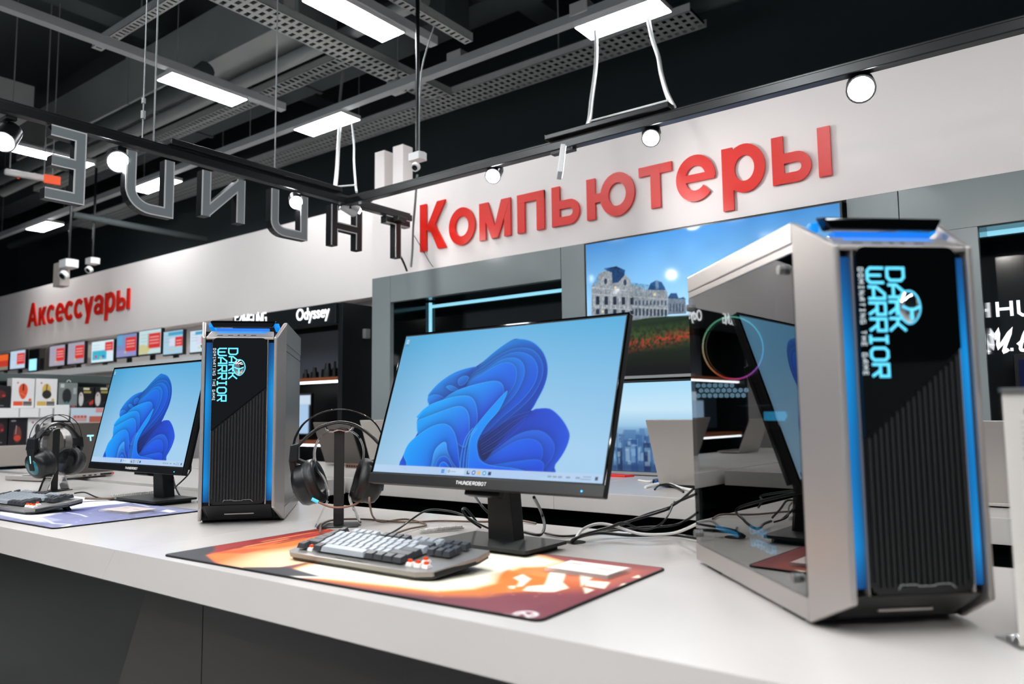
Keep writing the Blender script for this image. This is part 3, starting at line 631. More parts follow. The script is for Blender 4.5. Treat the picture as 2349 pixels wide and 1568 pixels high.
# ================================================================== GAMING TOWERS
W2, TD, TH, ta, tb, tc, tc2 = 0.1088, 0.4225, 0.5255, 0.0165, 0.0729, 0.0465, 0.0431
def rrect(x0, x1, z0, z1, r, n=5):
    o = []
    for cx, cz, a in ((x1-r, z1-r, 0), (x0+r, z1-r, 90), (x0+r, z0+r, 180), (x1-r, z0+r, 270)):
        o += arc(cx, cz, r, r, a, a+90, n)
    return o
def gaming_tower(x, y, rz, label):
    t = thing('computer_tower', label, 'computer', (x, y, ZD), rz)
    for s in (-1, 1):
        def q(xx, yy, zz): return (s*xx, yy, zz)
        A = [q(W2, 0.004, 0.004), q(W2, 0.004, TH), q(W2-ta, -tb, TH-tc), q(W2-ta, -tb, tc2)]
        B = [q(W2-0.010, 0.004, 0.004), q(W2-0.010, 0.004, TH), q(W2-ta-0.0085, -tb, TH-tc), q(W2-ta-0.0085, -tb, tc2)]
        k = MB(); k.hull8(A, B) if s < 0 else k.hull8(B, A)
        k.build('front_cheek', 'case_silver', t, 0.0025)
        # side walls
        k = MB(); xo, xi = s*W2, s*(W2-0.008)
        x0_, x1_ = min(xo, xi), max(xo, xi)
        if s < 0:
            k.box(x0_, x1_, 0.0035, TD, 0.497, TH); k.build('top_rail', 'case_silver', t, 0.0015)
            k = MB(); k.box(x0_+0.0012, x1_, 0.0035, TD, 0.485, 0.4965); k.build('inner_rail', 'case_silver', t, 0.001)
            k = MB(); k.box(x0_, x1_, 0.0035, TD, 0.006, 0.035); k.build('bottom_rail', 'case_silver', t, 0.0015)
            k = MB(); k.box(x0_+0.0005, x0_+0.0035, 0.005, TD-0.002, 0.036, 0.484); k.build('glass_panel', 'case_glass', t)
            for yy, zz in ((0.03, 0.466), (0.408, 0.466), (0.03, 0.055), (0.408, 0.055)):
                k = MB(); k.cyl((x0_-0.007, yy, zz), (x0_+0.001, yy, zz), 0.0065, n=18); k.cyl((x0_-0.0075, yy, zz), (x0_-0.007, yy, zz), 0.005, n=18)
                k.build('thumb_screw', 'steel_screw', t, 0.0006)
        else:
            k.box(x0_, x1_, 0.0035, TD, 0.468, TH); k.box(x0_, x1_, 0.0035, TD, 0.004, 0.035); k.box(x0_, x1_-0.0012, 0.006, TD-0.003, 0.0355, 0.448); k.box(x0_, x1_-0.0012, 0.006, TD-0.003, 0.450, 0.4675)
            k.build('side_panel', 'case_side', t, 0.001)
    # core: front slab with sloped top and chin, back plate, top, floor, tray
    prof = [(-tb+0.016, 0.05), (-tb+0.016, 0.474), (-0.024, 0.494), (0.0, 0.494), (0.0, 0.012)]
    k = MB(); k.prism(prof, 'x', -W2+0.0215, W2-0.0215); k.build('front_body', 'case_dark', t, 0.002)
    k = MB(); k.box(-W2+0.009, W2-0.009, 0.0, TD, 0.488, 0.500); k.box(-W2+0.009, W2-0.009, 0.0, TD, 0.008, 0.020); k.box(-W2+0.009, W2-0.009, TD-0.012, TD, 0.008, 0.5)
    k.box(0.055, 0.062, 0.0, TD-0.01, 0.02, 0.49); k.build('inner_case', 'black_matte', t)
    k = MB(); k.box(-W2+0.03, 0.055, 0.002, TD-0.013, 0.02, 0.095); k.build('power_shroud', 'black_matte', t, 0.002)
    k = MB(); k.box(-0.03, 0.05, 0.10, TD-0.02, 0.245, 0.285); g_ = k.build('graphics_card', 'black_plastic', t, 0.003)
    k = MB(); k.poly([(0.285, 0.258), (0.21, 0.258), (0.20, 0.265), (0.205, 0.273), (0.285, 0.273)], 0.0006, 0, (-0.0305, 0, 0), (0, 1, 0), (0, 0, 1), (-1, 0, 0)); k.build('label_plate', 'cyan_glow', g_, label='cyan plate on the card')
    # rear fan with a coloured light ring, glowing hex decals painting the light through vents
    k = MB(); k.prism(rrect(-0.101, 0.019, 0.329, 0.449, 0.012), 'y', TD-0.04, TD-0.014); f_ = k.build('fan', 'black_plastic', t, 0.002)
    rc, stops = (-0.041, 0.389), [(0.0, '#7cf0c8'), (0.16, '#8ff0b8'), (0.25, '#fff0c8'), (0.36, '#ffb070'), (0.45, '#ff3a40'), (0.52, '#ff50c0'), (0.62, '#d070f0'), (0.7, '#40b8f0'), (0.85, '#58d8f0'), (1.0, '#7cf0c8')]
    cv = Cv(1, 1, 96, 2, '#000000'); tt = np.linspace(0, 1, 97); cs = np.array([lin(q[1]) for q in stops]); ts = [q[0] for q in stops]
    for kk in range(3): cv.I[..., kk] = np.interp(tt, ts, cs[:, kk])[None]
    rg = cv.build('light_ring', 'ring_led', f_, (0, 0, 0), (1, 0, 0), (0, 0, 1))
    co = np.zeros((97*3, 3)); th_ = PI/2+2*PI*np.tile(tt, 3); rr = np.repeat([0.0555, 0.057, 0.0585], 97)
    co[:, 0] = rc[0]-rr*np.cos(th_)*-1; co[:, 2] = rc[1]+rr*np.sin(th_); co[:, 1] = TD-0.0415
    rg.data.vertices.foreach_set('co', co.ravel()); rg.data.update()
    k = MB()
    for r_ in range(3):
        for c_ in range(9 if r_ else 7):
            hx, hz = -0.099+0.0108*c_+(0.0054 if r_ % 2 else 0), 0.322-0.0094*r_
            k.poly([(hx+0.0048*math.cos(PI/6+PI/3*i), hz+0.0048*math.sin(PI/6+PI/3*i)) for i in range(6)], 0.0008, 0, (0, TD-0.0122, 0), (1, 0, 0), (0, 0, 1), (0, -1, 0))
    k.build('vent_glow', 'hex_glow', t, label='pale glowing hexagons painting the light through vent holes')
    k = MB()
    for i in range(12): k.box(-0.079, -0.0785, 0.30+i*0.0085, 0.305+i*0.0085, 0.063, 0.072)
    k.build('cable_comb', 'cyan_glow', t, label='blue cable comb')
    k = MB(); o_ = (-W2+0.0296, 0.235, 0.070)
    lettering(k, 'DARK', 0.012, (o_[0], 0.245, 0.079), (0, -1, 0), (0, 0, 1), (-1, 0, 0), 0.0003, 1.0, 1.4, total=0.06)
    lettering(k, 'WARRIOR', 0.012, (o_[0], 0.245, 0.060), (0, -1, 0), (0, 0, 1), (-1, 0, 0), 0.0003, 1.0, 1.4, total=0.09)
    k.build('lettering', 'cyan_glow', t, label='cyan lettering seen through the glass')
    # front: silver trims, blue light strips, glossy panel, ribbed grille
    for s in (-1, 1):
        k = MB(); a_, b_ = sorted((s*0.0664, s*(0.0676 if s < 0 else 0.0700))); k.box(a_, b_, -tb+0.003, -tb+0.017, 0.052, TH-tc-0.001); k.build('front_trim', 'case_silver', t, 0.0018)
        cv = Cv(0.0158 if s < 0 else 0.0138, 0.405, 6, 60, '#0a3f9c')
        u = cv.X/cv.w if s < 0 else 1-cv.X/cv.w; v = cv.Y/cv.h
        g1 = np.clip(np.minimum(v/0.12, (1-v)/0.3), 0, 1)
        base = mixc('#08296f', '#0d97ea', 0.2+0.8*g1*(0.8+0.2*np.cos(v*9))); cv.I = base*(1-0.5*u[..., None]**1.5)*0.95
        cv.build('light_strip', 'screen', t, (-0.0836 if s < 0 else 0.0698, -tb+0.0085, 0.060), (1, 0, 0), (0, 0, 1))
    k = MB(); k.hull8([(-0.0835, -tb+0.002, 0.4785), (0.0835, -tb+0.002, 0.4785), (0.078, -0.03, 0.4985), (-0.078, -0.03, 0.4985)],
                      [(-0.0835, -tb+0.002, 0.4725), (0.0835, -tb+0.002, 0.4725), (0.078, -0.026, 0.4925), (-0.078, -0.026, 0.4925)][::1])
    tp = k.build('port_deck', 'case_silver', t, 0.0012)
    kn = np.array([0, -0.02, 0.0429]); kn /= np.linalg.norm(kn); kd = np.array([0, 0.0429, 0.02]); kd /= np.linalg.norm(kd)
    o_ = np.array([0, -tb+0.002, 0.4785])
    for i, (xx, w_, h_) in enumerate(((-0.052, 0.014, 0.0035), (-0.026, 0.013, 0.0035), (-0.006, 0.0055, 0.0055), (0.009, 0.0055, 0.0055), (0.031, 0.013, 0.004))):
        k = MB(); k.poly([(xx-w_/2, 0.012), (xx+w_/2, 0.012), (xx+w_/2, 0.012+h_), (xx-w_/2, 0.012+h_)], 0.0006, 0, o_, (1, 0, 0), kd, kn); k.build('port', 'hole_black', tp)
    k = MB(); k.poly([(-0.062, 0.030), (0.062, 0.030), (0.058, 0.039), (-0.058, 0.039)], 0.0008, 0, o_, (1, 0, 0), kd, kn); k.build('light_bar', 'led_blue', tp, label='blue glowing bar')
    # chin with slot
    k = MB(); k.hull8([(-0.082, -tb+0.004, 0.052), (0.082, -tb+0.004, 0.052), (0.080, -0.010, 0.012), (-0.080, -0.010, 0.012)][::-1], [(-0.082, -tb+0.016, 0.052), (0.082, -tb+0.016, 0.052), (0.080, 0.002, 0.012), (-0.080, 0.002, 0.012)][::-1])
    ch = k.build('chin', 'case_dark', t, 0.002)
    k = MB(); k.box(-0.036, 0.036, -0.0345, -0.026, 0.0245, 0.0272); k.build('slot_bar', 'case_silver', ch, label='silver bar in the chin')
    zl_, zr_ = 0.240, 0.350
    rr_ = rrect(-0.066, 0.066, 0.054, 0.4765, 0.012)
    up_poly = [(-0.066, zl_)] + [(0.066, zr_)] + [p for p in rr_ if p[1] > 0.36]
    lo_poly = [p for p in rr_ if p[1] < 0.1]; lo_poly = [(0.066, zr_-0.001), (-0.066, zl_-0.001)] + lo_poly
    fp = MB().prism(up_poly, 'y', -tb-0.0035, -tb+0.014).build('front_panel', 'black_gloss', t, 0.0022, 3)
    k = MB(); k.prism(lo_poly, 'y', -tb+0.0005, -tb+0.014)
    gr = k.build('vent_grille', 'black_plastic', t, 0.0012)
    k = MB()
    for i in range(17):
        xx = -0.060+i*0.0075; zt2 = zl_+(xx+0.066)/0.132*(zr_-zl_)-0.006
        k.box(xx-0.0018, xx+0.0018, -tb-0.0028, -tb+0.002, 0.062 if abs(xx) < 0.055 else 0.068, zt2)
    k.build('slats', 'black_matte', gr, 0.0005)
    k = MB(); k.strip([(-0.034, 0.060), (-0.031, 0.0655), (-0.011, 0.0655), (-0.008, 0.0635), (0.012, 0.0635), (0.015, 0.0655), (0.033, 0.0655), (0.039, 0.060)], 0.0008, 0.0004, 0, (0, -tb-0.003, 0), (1, 0, 0), (0, 0, 1), (0, -1, 0)); k.build('trim_line', 'wire_grey', gr)
    yo = -tb-0.0036
    k = MB(); lettering(k, 'WARRIOR', 0.0215, (-0.0525, yo, 0.449), (0, 0, -1), (1, 0, 0), (0, -1, 0), 0.0003, 0.98, 1.5, total=0.134)
    lettering(k, 'DARK', 0.0215, (-0.0265, yo, 0.449), (0, 0, -1), (1, 0, 0), (0, -1, 0), 0.0003, 0.98, 1.5, total=0.078); k.build('lettering', 'cyan_print', fp, label='vertical cyan lettering')
    k = MB(); lettering(k, 'DOMINATING THE GAME', 0.0058, (-0.0638, yo, 0.449), (0, 0, -1), (1, 0, 0), (0, -1, 0), 0.0002, 1.1, 3.6, total=0.132); k.build('lettering', 'white_small', fp, label='small pale vertical lettering')
    # egg shaped helmet badge
    egg = [(0.0145*math.sin(a)*(1.0 if math.cos(a) > 0 else 1-0.22*(math.cos(a)**2)), 0.400+0.0205*math.cos(a)) for a in [2*PI*i/30 for i in range(30)]]
    k = MB(); n_ = len(egg); vv = [(p[0], yo, p[1]) for p in egg]+[(p[0]*0.8, yo-0.0035, 0.400+(p[1]-0.400)*0.8) for p in egg]+[(p[0]*0.4, yo-0.005, 0.400+(p[1]-0.400)*0.4) for p in egg]+[(0, yo-0.0054, 0.4)]
    k.add(vv, [(r_*n_+i, r_*n_+(i+1) % n_, (r_+1)*n_+(i+1) % n_, (r_+1)*n_+i) for r_ in range(2) for i in range(n_)]+[(2*n_+i, 2*n_+(i+1) % n_, 3*n_) for i in range(n_)], 0, True)
    bd = k.build('badge', 'chrome', fp)
    k = MB(); k.strip(egg+[egg[0]], 0.0022, 0.0012, 0, (0, yo, 0), (1, 0, 0), (0, 0, 1), (0, -1, 0)); k.strip([(-0.0115, 0.4005), (-0.004, 0.397), (0.004, 0.397), (0.0115, 0.4005)], 0.003, 0.0012, 0, (0, yo-0.0048, 0), (1, 0, 0), (0, 0, 1), (0, -1, 0)); k.strip([(0, 0.397), (0, 0.3835)], 0.004, 0.0012, 0, (0, yo-0.0045, 0), (1, 0, 0), (0, 0, 1), (0, -1, 0)); k.build('outline', 'cyan_print', bd)
    # handle
    k = MB(); k.hull8([(-0.083, -0.034, 0.5235), (0.083, -0.034, 0.5235), (0.074, -0.034, 0.5075), (-0.074, -0.034, 0.5075)][::-1], [(-0.083, -0.012, 0.5285), (0.083, -0.012, 0.5285), (0.074, -0.012, 0.5095), (-0.074, -0.012, 0.5095)][::-1])
    hd = k.build('handle', 'black_gloss', t, 0.003, 3)
    k = MB()
    for s in (-1, 1): k.hull8([(s*0.083-0.006, -0.012, 0.522), (s*0.083+0.006, -0.012, 0.522), (s*0.083+0.006, 0.06, 0.503), (s*0.083-0.006, 0.06, 0.503)], [(s*0.083-0.006, -0.012, 0.51), (s*0.083+0.006, -0.012, 0.51), (s*0.083+0.006, 0.06, 0.497), (s*0.083-0.006, 0.06, 0.497)])
    k.build('handle_arm', 'led_blue', hd, 0.001, label='blue lit handle arms')
    k = MB(); k.box(-0.066, 0.066, -0.030, -0.014, 0.4985, 0.5062); k.build('light_bar', 'led_blue_soft', hd)
    for sx, yy in ((-1, 0.06), (1, 0.06), (-1, TD-0.07), (1, TD-0.07)):
        k = MB(); k.box(sx*0.085-0.018, sx*0.085+0.018, yy-0.03, yy+0.03, 0.0, 0.0095); k.build('foot', 'black_matte', t, 0.002)
    return t
gaming_tower(-0.2244, 1.1008, 0.7515, 'large silver gaming tower with dark glass side at the right end of the table')
gaming_tower(-1.7939, 1.1904, 0.8308, 'silver gaming tower with blue light strips standing between the two monitors')
# ================================================================== MONITORS
def bloom(cv, f):
    """folded blue ribbon flower on a pale blue ground; f maps traced points to the screen"""
    def ln(p, n=6, closed=False): return [(q[0], q[1]) for q in spline([f(*a) for a in p], n, closed)]
    W_, H_ = cv.w, cv.h
    u, v = cv.X/W_, cv.Y/H_
    cv.I = mixc('#4ea9da', '#a2cdec', np.clip(1.25-1.15*v-0.35*np.abs(u-0.5)+0.12*u, 0, 1))
    cv.I *= (1-0.10*np.clip(1-np.abs(u-0.02)*6, 0, 1))[..., None]
    sil = [(285, 1110), (385, 960), (385, 860), (470, 750), (470, 680), (600, 560), (820, 462), (1060, 280), (1160, 255), (1310, 330), (1360, 470), (1330, 620), (1235, 792), (1380, 776), (1510, 920), (1515, 1030), (1420, 1190), (1300, 1290), (330, 1250)]
    mk = Cv(cv.w, cv.h, cv.nx, cv.ny); mk.poly(ln(sil, 5, True), '#ffffff', 1.2); silm = mk.I[..., 0]
    cv.poly(ln(sil, 5, True), '#1a5ce0', 1.2)
    def fold(pts, ca, cb, rim='#46b4f6', w=0.05, dirv=None, rw=0.0016, rimk=0.85):
        P = ln(pts, 7, True); a = np.array(P); d0 = np.array(f(*dirv[0])); d1 = np.array(f(*dirv[1])); dd = d1-d0; L = dd@dd
        def col(X, Y, sd):
            t = ((X-d0[0])*dd[0]+(Y-d0[1])*dd[1])/L
            c = mixc(ca, cb, t)
            r = np.clip(1-sd/rw, 0, 1)*rimk; g = 0.25*np.exp(-sd/w)
            c = c*(1+0.35*g[..., None])
            return c*(1-r[..., None])+np.array(lin(rim))*r[..., None]
        ww = cv.win(P, 0.04); X, Y = cv.X[ww], cv.Y[ww]
        sh = np.exp(-cv.seg(P, True, X, Y)/0.010)*0.55*silm[ww]; cv.I[ww] = cv.I[ww]*(1-sh[..., None])+np.array(lin('#0b2a86'))*sh[..., None]
        cv.poly(P, col, 1.2)
    A, B, Cc, D_, E_ = '#0f8df0', '#0f50d8', '#1230a4', '#0d1d63', '#2f9df3'
    fold([(750, 560), (850, 450), (960, 350), (1070, 275), (1160, 253), (1250, 275), (1320, 340), (1358, 430), (1360, 520), (1335, 610), (1285, 710), (1235, 790), (1120, 890), (980, 1000), (860, 1080), (800, 900), (740, 700)], '#0c86dd', '#0f43bf', '#1f9ae8', dirv=((900, 420), (1300, 640)))
    fold([(470, 690), (490, 640), (560, 570), (660, 505), (760, 470), (830, 462), (790, 520), (760, 580), (740, 700), (600, 720)], '#1482e0', '#1553c4', '#38a8f2', dirv=((560, 560), (700, 720)))
    for i, (pts, ca, cb) in enumerate((
        ([(755, 575), (900, 440), (1050, 345), (1160, 318), (1250, 335), (1310, 400), (1328, 490), (1300, 590), (1230, 700), (1110, 810), (970, 920), (850, 1010), (790, 850)], '#0f80e0', '#104bcc'),
        ([(757, 585), (900, 465), (1030, 380), (1140, 350), (1230, 375), (1280, 440), (1285, 520), (1250, 610), (1160, 720), (1030, 830), (860, 970), (790, 850)], '#1488ea', '#104bd2'),
        ([(760, 592), (890, 490), (1010, 410), (1110, 392), (1170, 425), (1190, 490), (1172, 570), (1110, 680), (990, 800), (850, 930), (790, 850)], '#1290ee', '#1252da'),
        ([(768, 598), (880, 510), (990, 445), (1070, 428), (1120, 460), (1130, 520), (1110, 600), (1040, 700), (930, 820), (850, 900), (790, 820)], '#1578ea', '#1244cf'))):
        fold(pts, ca, cb, '#3aa9f4', dirv=((860, 470), (1150, 760)))
    for pts in ([(700, 600), (690, 560), (730, 530), (770, 540), (740, 590)], [(640, 640), (600, 610), (640, 600), (690, 630)]): fold(pts, '#1a8ae8', '#1450c0', '#48b0f6', dirv=((640, 560), (720, 640)))
    fold([(470, 740), (465, 690), (520, 668), (580, 690), (590, 735), (540, 760)], '#1d86e6', '#1858cc', '#4cb2f6', dirv=((480, 680), (580, 750)))
    fold([(585, 720), (610, 680), (700, 630), (830, 590), (950, 567), (1010, 580), (1033, 630), (1015, 710), (960, 800), (890, 880), (830, 960), (790, 900), (700, 760)], '#0b9af4', '#1f50da', '#52bcfa', dirv=((800, 560), (900, 800)), w=0.03)
    fold([(390, 850), (400, 810), (470, 750), (600, 700), (720, 677), (790, 690), (825, 750), (835, 860), (800, 960), (770, 1000), (560, 900)], '#0fa0f6', '#1d5ade', '#58c0fb', dirv=((600, 690), (720, 950)), w=0.03)
    fold([(385, 870), (430, 845), (560, 795), (680, 757), (740, 770), (772, 830), (775, 940), (768, 1010), (720, 1060), (560, 940), (400, 970)], '#1399f2', '#1f58dc', '#58c0fb', dirv=((560, 780), (660, 1020)), w=0.03)
    fold([(1235, 795), (1300, 772), (1380, 776), (1450, 830), (1505, 910), (1520, 1000), (1490, 1090), (1420, 1190), (1310, 1285), (1000, 1260), (850, 1200), (870, 1080), (1050, 940)], '#1b3fc0', '#1a52d8', '#2a72e4', dirv=((1150, 820), (1450, 1180)))
    for i, pts in enumerate((
        [(880, 1160), (1000, 1060), (1130, 970), (1260, 935), (1350, 960), (1410, 1040), (1400, 1130), (1330, 1230), (1290, 1285), (950, 1250)],
        [(870, 1190), (1000, 1090), (1130, 1015), (1240, 1000), (1310, 1040), (1325, 1120), (1290, 1180), (1150, 1260), (950, 1240)],
        [(850, 1210), (980, 1190), (1150, 1165), (1270, 1155), (1325, 1175), (1330, 1220), (1280, 1290), (900, 1270)])):
        fold(pts, ('#2a6ae4', '#1a5fe4', '#1b7bf0')[i], ('#1746cc', '#1c48d8', '#1648d8')[i], '#2f86ee', dirv=((1150, 950), (1250, 1250)))
    fold([(838, 1060), (850, 1000), (930, 940), (1080, 850), (1200, 800), (1250, 790), (1180, 850), (1060, 960), (960, 1080), (890, 1165), (850, 1130)], '#16328f', '#0b1440', '#1d49b8', dirv=((1200, 800), (870, 1120)), rimk=0.6)
    for i in range(7): cv.line(ln([(850+4*i, 1010+18*i), (960+8*i, 930+18*i), (1090+6*i, 840+16*i), (1225-6*i, 795+12*i)]), 0.0012, ('#2450c4', '#1a3aa8')[i % 2], 0.9)
    fold([(300, 1170), (283, 1120), (320, 1035), (400, 965), (500, 905), (590, 888), (650, 930), (682, 1020), (695, 1130), (700, 1260), (560, 1270), (330, 1250)], '#139af4', '#1b55e2', '#56bdfb', dirv=((380, 950), (640, 1230)), w=0.03)
    fold([(500, 1270), (498, 1160), (520, 1080), (570, 1030), (600, 1030), (610, 1090), (640, 1160), (690, 1270)], '#3aa4f6', '#1f5be0', '#6cc8fc', dirv=((520, 1050), (640, 1250)))
    fold([(520, 1270), (530, 1170), (570, 1130), (620, 1150), (660, 1270)], '#1d6ae6', '#123bb8', '#5cbefa', dirv=((560, 1130), (600, 1260)))
    fold([(560, 1270), (550, 1200), (580, 1172), (615, 1200), (640, 1270)], '#0e6ae8', '#1238b8', '#5cbefa', dirv=((560, 1180), (600, 1270)))
    fold([(775, 1270), (770, 1100), (790, 960), (850, 870), (960, 740), (1060, 640), (1000, 780), (900, 900), (838, 1010), (835, 1090), (860, 1160), (940, 1200), (1150, 1230), (1290, 1300), (900, 1290)], '#0d8cf0', '#1a58e6', '#4ab4f8', dirv=((800, 900), (900, 1270)), w=0.02)
    for i in range(3): cv.line(ln([(700+24*i, 1270), (715+22*i, 1120), (745+18*i, 1000), (800+16*i, 920)]), 0.0014, '#49b6f8', 0.8)
def techno_logo(parent, h, w_, o, m_='logo_print'):
    k = MB(); lettering(k, 'THUNDEROBOT', h, (o[0]-w_/2, o[1], o[2]), (1, 0, 0), (0, 0, 1), (0, -1, 0), 0.0003, 1.05, 2.3, total=w_); return k.build('lettering', m_, parent, label='white maker lettering')
CVS = {}
def monitor(x, y, z, rz, tilt, label):
    Wm, Hm = 0.6, 0.3553
    t = thing('monitor', label, 'monitor', (x, y+0.085, ZD), rz)
    Tm = Matrix.Translation((0, -0.085, z-ZD)) @ Matrix.Rotation(-tilt, 4, 'X')      # x right, y back, z up the panel
    k = MB(Tm); k.box(-Wm/2, Wm/2, 0.0, 0.016, 0, Hm); k.box(-Wm/2+0.02, Wm/2-0.02, 0.015, 0.034, 0.02, Hm-0.1)
    hb = k.build('housing', 'black_matte', t, 0.0025)
    k = MB(Tm)
    k.box(-Wm/2, Wm/2, -0.0025, 0.001, 0, 0.0215); k.build('bezel', 'black_plastic', hb, 0.0008)
    fr = MB(Tm)
    for a in ((-Wm/2, -Wm/2+0.0035, 0.0215, Hm), (Wm/2-0.0035, Wm/2, 0.0215, Hm)): fr.box(a[0], a[1], -0.0015, 0.001, a[2], a[3])
    fr.box(-Wm/2, Wm/2, -0.0015, 0.001, Hm-0.0035, Hm); fr.build('bezel', 'black_gloss', hb, 0.0005)
    x0, x1, z0, z1 = -Wm/2+0.006, Wm/2-0.006, 0.0245, Hm-0.0065
    ms = bpy.data.meshes.get('wallpaper_mesh')
    if ms is None:
        cv = Cv(x1-x0, z1-z0, 440, 248)
        MW = Matrix.Translation((MID[0], MID[1], 0)) @ Matrix.Rotation(MID[3], 4, 'Z') @ Matrix.Translation((0, 0, MID[2])) @ Matrix.Rotation(-MID[4], 4, 'X')
        o_ = np.array(MW @ Vector((x0, 0, z0))); ux = np.array(MW.to_3x3() @ Vector((1, 0, 0))); uy = np.array(MW.to_3x3() @ Vector((0, 0, 1))); un = np.cross(ux, uy)
        def f(cx, cy):
            p = onplane(840+cx/3.267, 700+cy/3.267, o_, un)-o_; return (float(p@ux), float(p@uy))
        bloom(cv, f)
        w_, h_ = cv.w, cv.h
        cv.poly([(0, 0), (w_, 0), (w_, 0.0165), (0, 0.0165)], '#b4cfee', 1, 0.93)
        # taskbar icons, search pill, tray, clock, desktop bin
        ix = w_*0.345
        for dx in (0, 0.0042):
            for dz in (0, 0.0042): cv.rect(ix+dx, 0.0045+dz, ix+dx+0.0036, 0.0081+dz, '#1583d8')
        cv.rect(ix+0.016, 0.0025, ix+0.062, 0.0145, '#c6daf2'); cv.line(arc(ix+0.0205, 0.0088, 0.0024, 0.0024, 0, 360, 10), 0.0011, '#49586a'); cv.line([(ix+0.0265, 0.0085), (ix+0.038, 0.0085)], 0.0018, '#8d9aad', 0.7)
        for j, c in enumerate(('#20242c', '#3b5fb0', '#e0b860', '#1ba0c8', '#28406c')):
            xx = ix+0.069+j*0.0138
            if j == 1 or j == 3: cv.disc(xx+0.004, 0.0083, 0.0046, 0.0046, c); cv.disc(xx+0.004, 0.0083, 0.0022, 0.0022, '#dfeaf7')
            else: cv.rect(xx, 0.0045, xx+0.0075, 0.0115, c)
            if j == 0: cv.rect(xx+0.0028, 0.0072, xx+0.0075, 0.0115, '#b4cfee')
        for j, a in enumerate((0.80, 0.82, 0.84, 0.87, 0.905)): cv.line([(w_*a, 0.008), (w_*a+0.006, 0.008)], 0.0034, '#7f90a6', 0.8)
        cv.line([(w_*0.93, 0.0105), (w_*0.957, 0.0105)], 0.0016, '#76879e', 0.7); cv.line([(w_*0.92, 0.006), (w_*0.957, 0.006)], 0.0016, '#76879e', 0.7); cv.rect(w_*0.972, 0.005, w_*0.982, 0.0115, '#3f4f66')
        cv.rect(0.0055, h_-0.0185, 0.0135, h_-0.0085, '#b9cfe2'); cv.rect(0.0075, h_-0.016, 0.0115, h_-0.0105, '#8aa8c4'); cv.line([(0.002, h_-0.0235), (0.016, h_-0.0235)], 0.0016, '#4e7796', 0.8)
        s_ = cv.build('screen', 'screen', t, (0, 0, 0), (1, 0, 0), (0, 0, 1)); s_.data.name = 'wallpaper_mesh'
    else:
        s_ = bpy.data.objects.new('screen', ms); COL.objects.link(s_); s_.parent = t
    s_.matrix_local = Tm @ Matrix.Translation((x0, -0.0004, z0))
    lg = techno_logo(hb, 0.0064, 0.078, (-0.004, -0.0028, 0.0075)); lg.data.transform(Tm)
    k = MB(Tm); k.cyl((Wm/2-0.045, -0.003, 0.0085), (Wm/2-0.045, -0.0018, 0.0085), 0.0018, n=12); k.build('power_light', 'led_dot', hb)
    # neck and base
    zh = z-ZD+0.10; yn = -0.085+0.04+math.tan(tilt)*0.05
    k = MB(); k.hull8([(-0.034, 0.005, 0.012), (0.034, 0.005, 0.012), (0.026, -0.03+0.02, zh), (-0.026, -0.03+0.02, zh)], [(-0.034, 0.043, 0.012), (0.034, 0.043, 0.012), (0.026, 0.03, zh), (-0.026, 0.03, zh)])
    k.build('neck', 'black_matte', t, 0.003)
    k = MB(Tm); k.box(-0.045, 0.045, 0.03, 0.05, -0.006, 0.012); k.build('hinge_cover', 'black_plastic', t, 0.002)
    k = MB(); k.prism(rrect(-0.122, 0.122, -0.075, 0.07, 0.006), 'z', 0.010, 0.0165); k.prism(rrect(-0.105, 0.105, -0.06, 0.06, 0.004), 'z', 0.0, 0.0105)
    k.build('stand_base', 'black_matte', t, 0.0015)
    return t
MID = (-0.9877, 1.1721, 1.0268, -0.0038, 0.3229)
monitor(*MID, 'large black monitor in the middle showing a blue folded flower wallpaper')
monitor(-2.448, 1.228, 1.004, -0.004, 0.212, 'black monitor with blue flower wallpaper at left beside the tower')
# ================================================================== MOUSE PADS
def pad(o, rz, label, paint, w=0.9, h=0.404):
    t = thing('mouse_pad', label, 'mouse pad', (o[0], o[1], ZD), rz)
    k = MB(); k.prism(rrect(0, w, 0, h, 0.014), 'z', 0.0002, 0.0032); k.build('stitched_edge', 'pad_edge', t, 0.0012, 2)
    cv = Cv(w-0.007, h-0.007, 330, 148)
    c, s = math.cos(rz), math.sin(rz)
    def f(px, py):
        p = onz(px, py, ZD+0.0036)-np.array([o[0], o[1], 0]); return (p[0]*c+p[1]*s-0.0035, -p[0]*s+p[1]*c-0.0035)
    paint(cv, f)
    ob = cv.build('printed_cloth', 'pad_print', t, (0.0035, 0.0035, 0.0034), (1, 0, 0), (0, 1, 0))
    # keep the print inside the rounded corners
    co = np.zeros(len(ob.data.vertices)*3); ob.data.vertices.foreach_get('co', co); co = co.reshape(-1, 3); r = 0.0125
    for cx, cy, sx, sy in ((0.0035+r, 0.0035+r, -1, -1), (w-0.0035-r, 0.0035+r, 1, -1), (0.0035+r, h-0.0035-r, -1, 1), (w-0.0035-r, h-0.0035-r, 1, 1)):
        d = (co[:, :2]-[cx, cy]); m_ = (d[:, 0]*sx > 0) & (d[:, 1]*sy > 0); L = np.hypot(d[:, 0], d[:, 1]); mm = m_ & (L > r)
        co[mm, 0] = cx+d[mm, 0]/L[mm]*r; co[mm, 1] = cy+d[mm, 1]/L[mm]*r
    ob.data.vertices.foreach_set('co', co.ravel()); ob.data.update()
    return t
